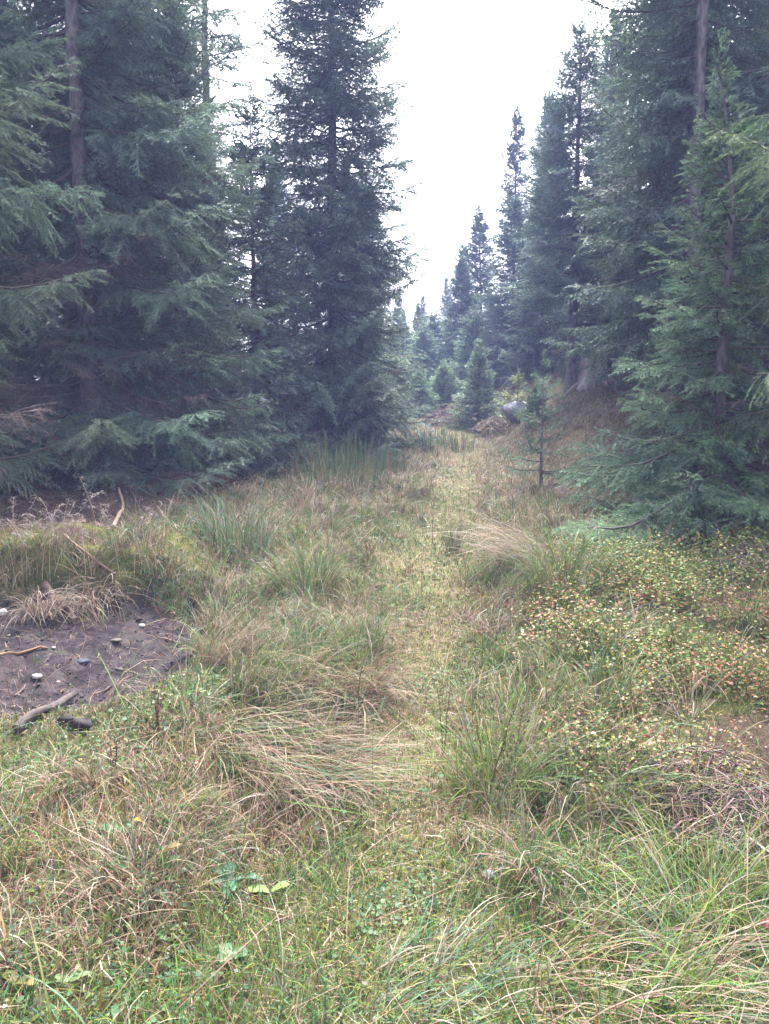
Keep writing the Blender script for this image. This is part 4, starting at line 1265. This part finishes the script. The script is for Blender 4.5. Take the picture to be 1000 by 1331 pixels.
def stump():
    x, y = xat(766, 18.9), 18.9; z = float(H(x, y)); rng = np.random.default_rng(71)
    n = 28; a = np.arange(n) / n * 6.283; zs = np.linspace(-.15, .66, 9)
    flute = .07 * np.sin(a * 5 + 1) + .05 * np.sin(a * 9)
    V = []
    for i, zz in enumerate(zs):
        fl = .38 * math.exp(-max(zz, 0) / .13)
        r = .30 + fl * (.45 + 1.6 * flute) + flute * .35
        top = (.04 * np.sin(a * 3) + .05 * rng.random(n)) if i == len(zs) - 1 else 0
        V.append(np.stack([r * np.cos(a), r * np.sin(a), zz + top * np.ones(n)], 1))
    V = np.concatenate(V); F = []
    for i in range(len(zs) - 1):
        for j in range(n): F.append([i * n + j, i * n + (j + 1) % n, (i + 1) * n + (j + 1) % n, (i + 1) * n + j])
    C = np.tile(np.array([.36, .32, .31]), (len(V), 1)) * np.repeat(rng.uniform(.45, 1.25, n)[None], len(zs), 0).ravel()[:, None]
    r = empty('tree_stump', (x, y, z), 'old grey weathered tree stump with flared roots right of the dark bole', 'stump')
    link('stump_wood', mesh('stump_wood', V, np.array(F), C), M_WOOD, r)
    k = (len(zs) - 1) * n; rim = V[k:]; inner = rim * np.array([.55, .55, 1]) - np.array([0, 0, .05]); cc = np.array([[0, 0, .60]])
    Vt = np.concatenate([rim, inner, cc]); Ft = [[j, (j + 1) % n, n + (j + 1) % n, n + j] for j in range(n)] + [[n + j, n + (j + 1) % n, n + (j + 2) % n, 2 * n] for j in range(0, n, 2)]
    link('cut_top', mesh('cut_top', Vt, np.array(Ft), np.tile(np.array([.30, .26, .24]), (len(Vt), 1))), M_WOOD, r)
    K = 6; A = np.stack([np.cos(np.arange(K) * 1.05 + .3), np.sin(np.arange(K) * 1.05 + .3), np.zeros(K)], 1)
    tt = np.linspace(0, 1, 6); P = A[:, None] * (.3 + .55 * tt)[None, :, None]; P[..., 2] = .16 * (1 - tt) ** 1.5
    P[..., 2] += (H(P[..., 0] + x, P[..., 1] + y) - z)
    for q in range(K):
        Vr, Fr = tubes(P[q:q + 1], (.09 * (1 - .75 * tt))[None], 6); link('root', mesh('root', Vr, Fr, np.tile(np.array([.22, .18, .17]), (len(Vr), 1)), True), M_WOOD, r)


stump()


def twig_pile(px, py, wd, ht, label, seed, col=(.14, .08, .075), n=420):
    x, y, z = gp(px, py); rng = np.random.default_rng(seed)
    a = rng.uniform(0, 6.283, n); r = wd * .5 * np.sqrt(rng.random(n))
    c0 = np.stack([r * np.cos(a), r * np.sin(a) * .8, ht * (1 - (r / wd * 2) ** 2) * rng.random(n)], 1)
    d = rand_dir(rng, n, -.25, .35); ln = rng.uniform(.1, .38, n) * wd
    t = np.linspace(-.5, .5, 5); Q = c0[:, None] + d[:, None] * (ln[:, None] * t)[..., None]
    Q[..., 2] += -(t ** 2)[None] * ln[:, None] * .7 + rng.normal(0, .008, (n, 5)) + .04
    V, F = tubes(Q, np.tile([.0022, .003, .0035, .003, .002], (n, 1)) * max(1, y / 9), 3)
    C = np.repeat(np.array([col]) * rng.uniform(.5, 1.7, (n, 1)), 15, 0)
    o = link('twig_pile', mesh('twig_pile', V, F, C), M_TWIG); o.location = (x, y, z)
    o['label'] = label; o['category'] = 'twig pile'; o['group'] = 'heaps of dead reddish spruce twigs'


twig_pile(372, 603, 1.0, .30, 'reddish heap of dead twigs below the tall dark spruce', 1)
twig_pile(228, 640, .80, .28, 'reddish heap of dead twigs at the grass edge on the left', 2)
twig_pile(275, 628, .6, .22, 'smaller twig heap right beside the left grass-edge heap', 3)
twig_pile(568, 548, .7, .28, 'reddish brown dead brush between the leftmost young spruces', 4, (.07, .042, .04))
twig_pile(590, 552, 1.5, .6, 'pale pinkish dry brush left of the tallest young spruce', 5, (.15, .11, .085))
twig_pile(645, 560, 1.2, .35, 'dry straw brush in front of the grey rock slab', 6, (.16, .125, .085))
twig_pile(985, 745, .8, .22, 'grey dead twigs on the ground at the right edge', 7, (.13, .105, .10))
twig_pile(720, 600, .5, .7, 'thin pinkish dry weed stalks behind the spindly sapling', 8, (.16, .11, .09), 110)

twig_pile(900, 1010, .55, .07, 'grey-brown dead heather twigs at the upper left of the bare needle patch', 9, (.12, .085, .08), 160)
twig_pile(985, 1075, .6, .09, 'tangle of dead heather twigs at the right edge of the needle patch', 10, (.10, .07, .065), 200)

# ------------------------------------------------------------------ air
def haze():
    x0, x1, y0, y1, z0, z1 = -93, 93, -7.5, 107, -3.0, 19.0
    V = np.array([[x0, y0, z0], [x1, y0, z0], [x1, y1, z0], [x0, y1, z0], [x0, y0, z1], [x1, y0, z1], [x1, y1, z1], [x0, y1, z1]])
    F = np.array([[0, 3, 2, 1], [4, 5, 6, 7], [0, 1, 5, 4], [1, 2, 6, 5], [2, 3, 7, 6], [3, 0, 4, 7]])
    m = bpy.data.materials.new('haze'); m.use_nodes = True; nt = m.node_tree
    for nd in list(nt.nodes):
        if nd.type == 'BSDF_PRINCIPLED': nt.nodes.remove(nd)
    out = [n for n in nt.nodes if n.type == 'OUTPUT_MATERIAL'][0]
    pv = nt.nodes.new('ShaderNodeVolumePrincipled')
    pv.inputs['Color'].default_value = (.42, .50, .95, 1)
    pv.inputs['Density'].default_value = .0031
    pv.inputs['Anisotropy'].default_value = 0.0
    nt.links.new(pv.outputs[0], out.inputs['Volume'])
    link('haze', mesh('haze', V, F), m, kind='stuff', label='thin bluish haze between the trees', category='haze')


haze()
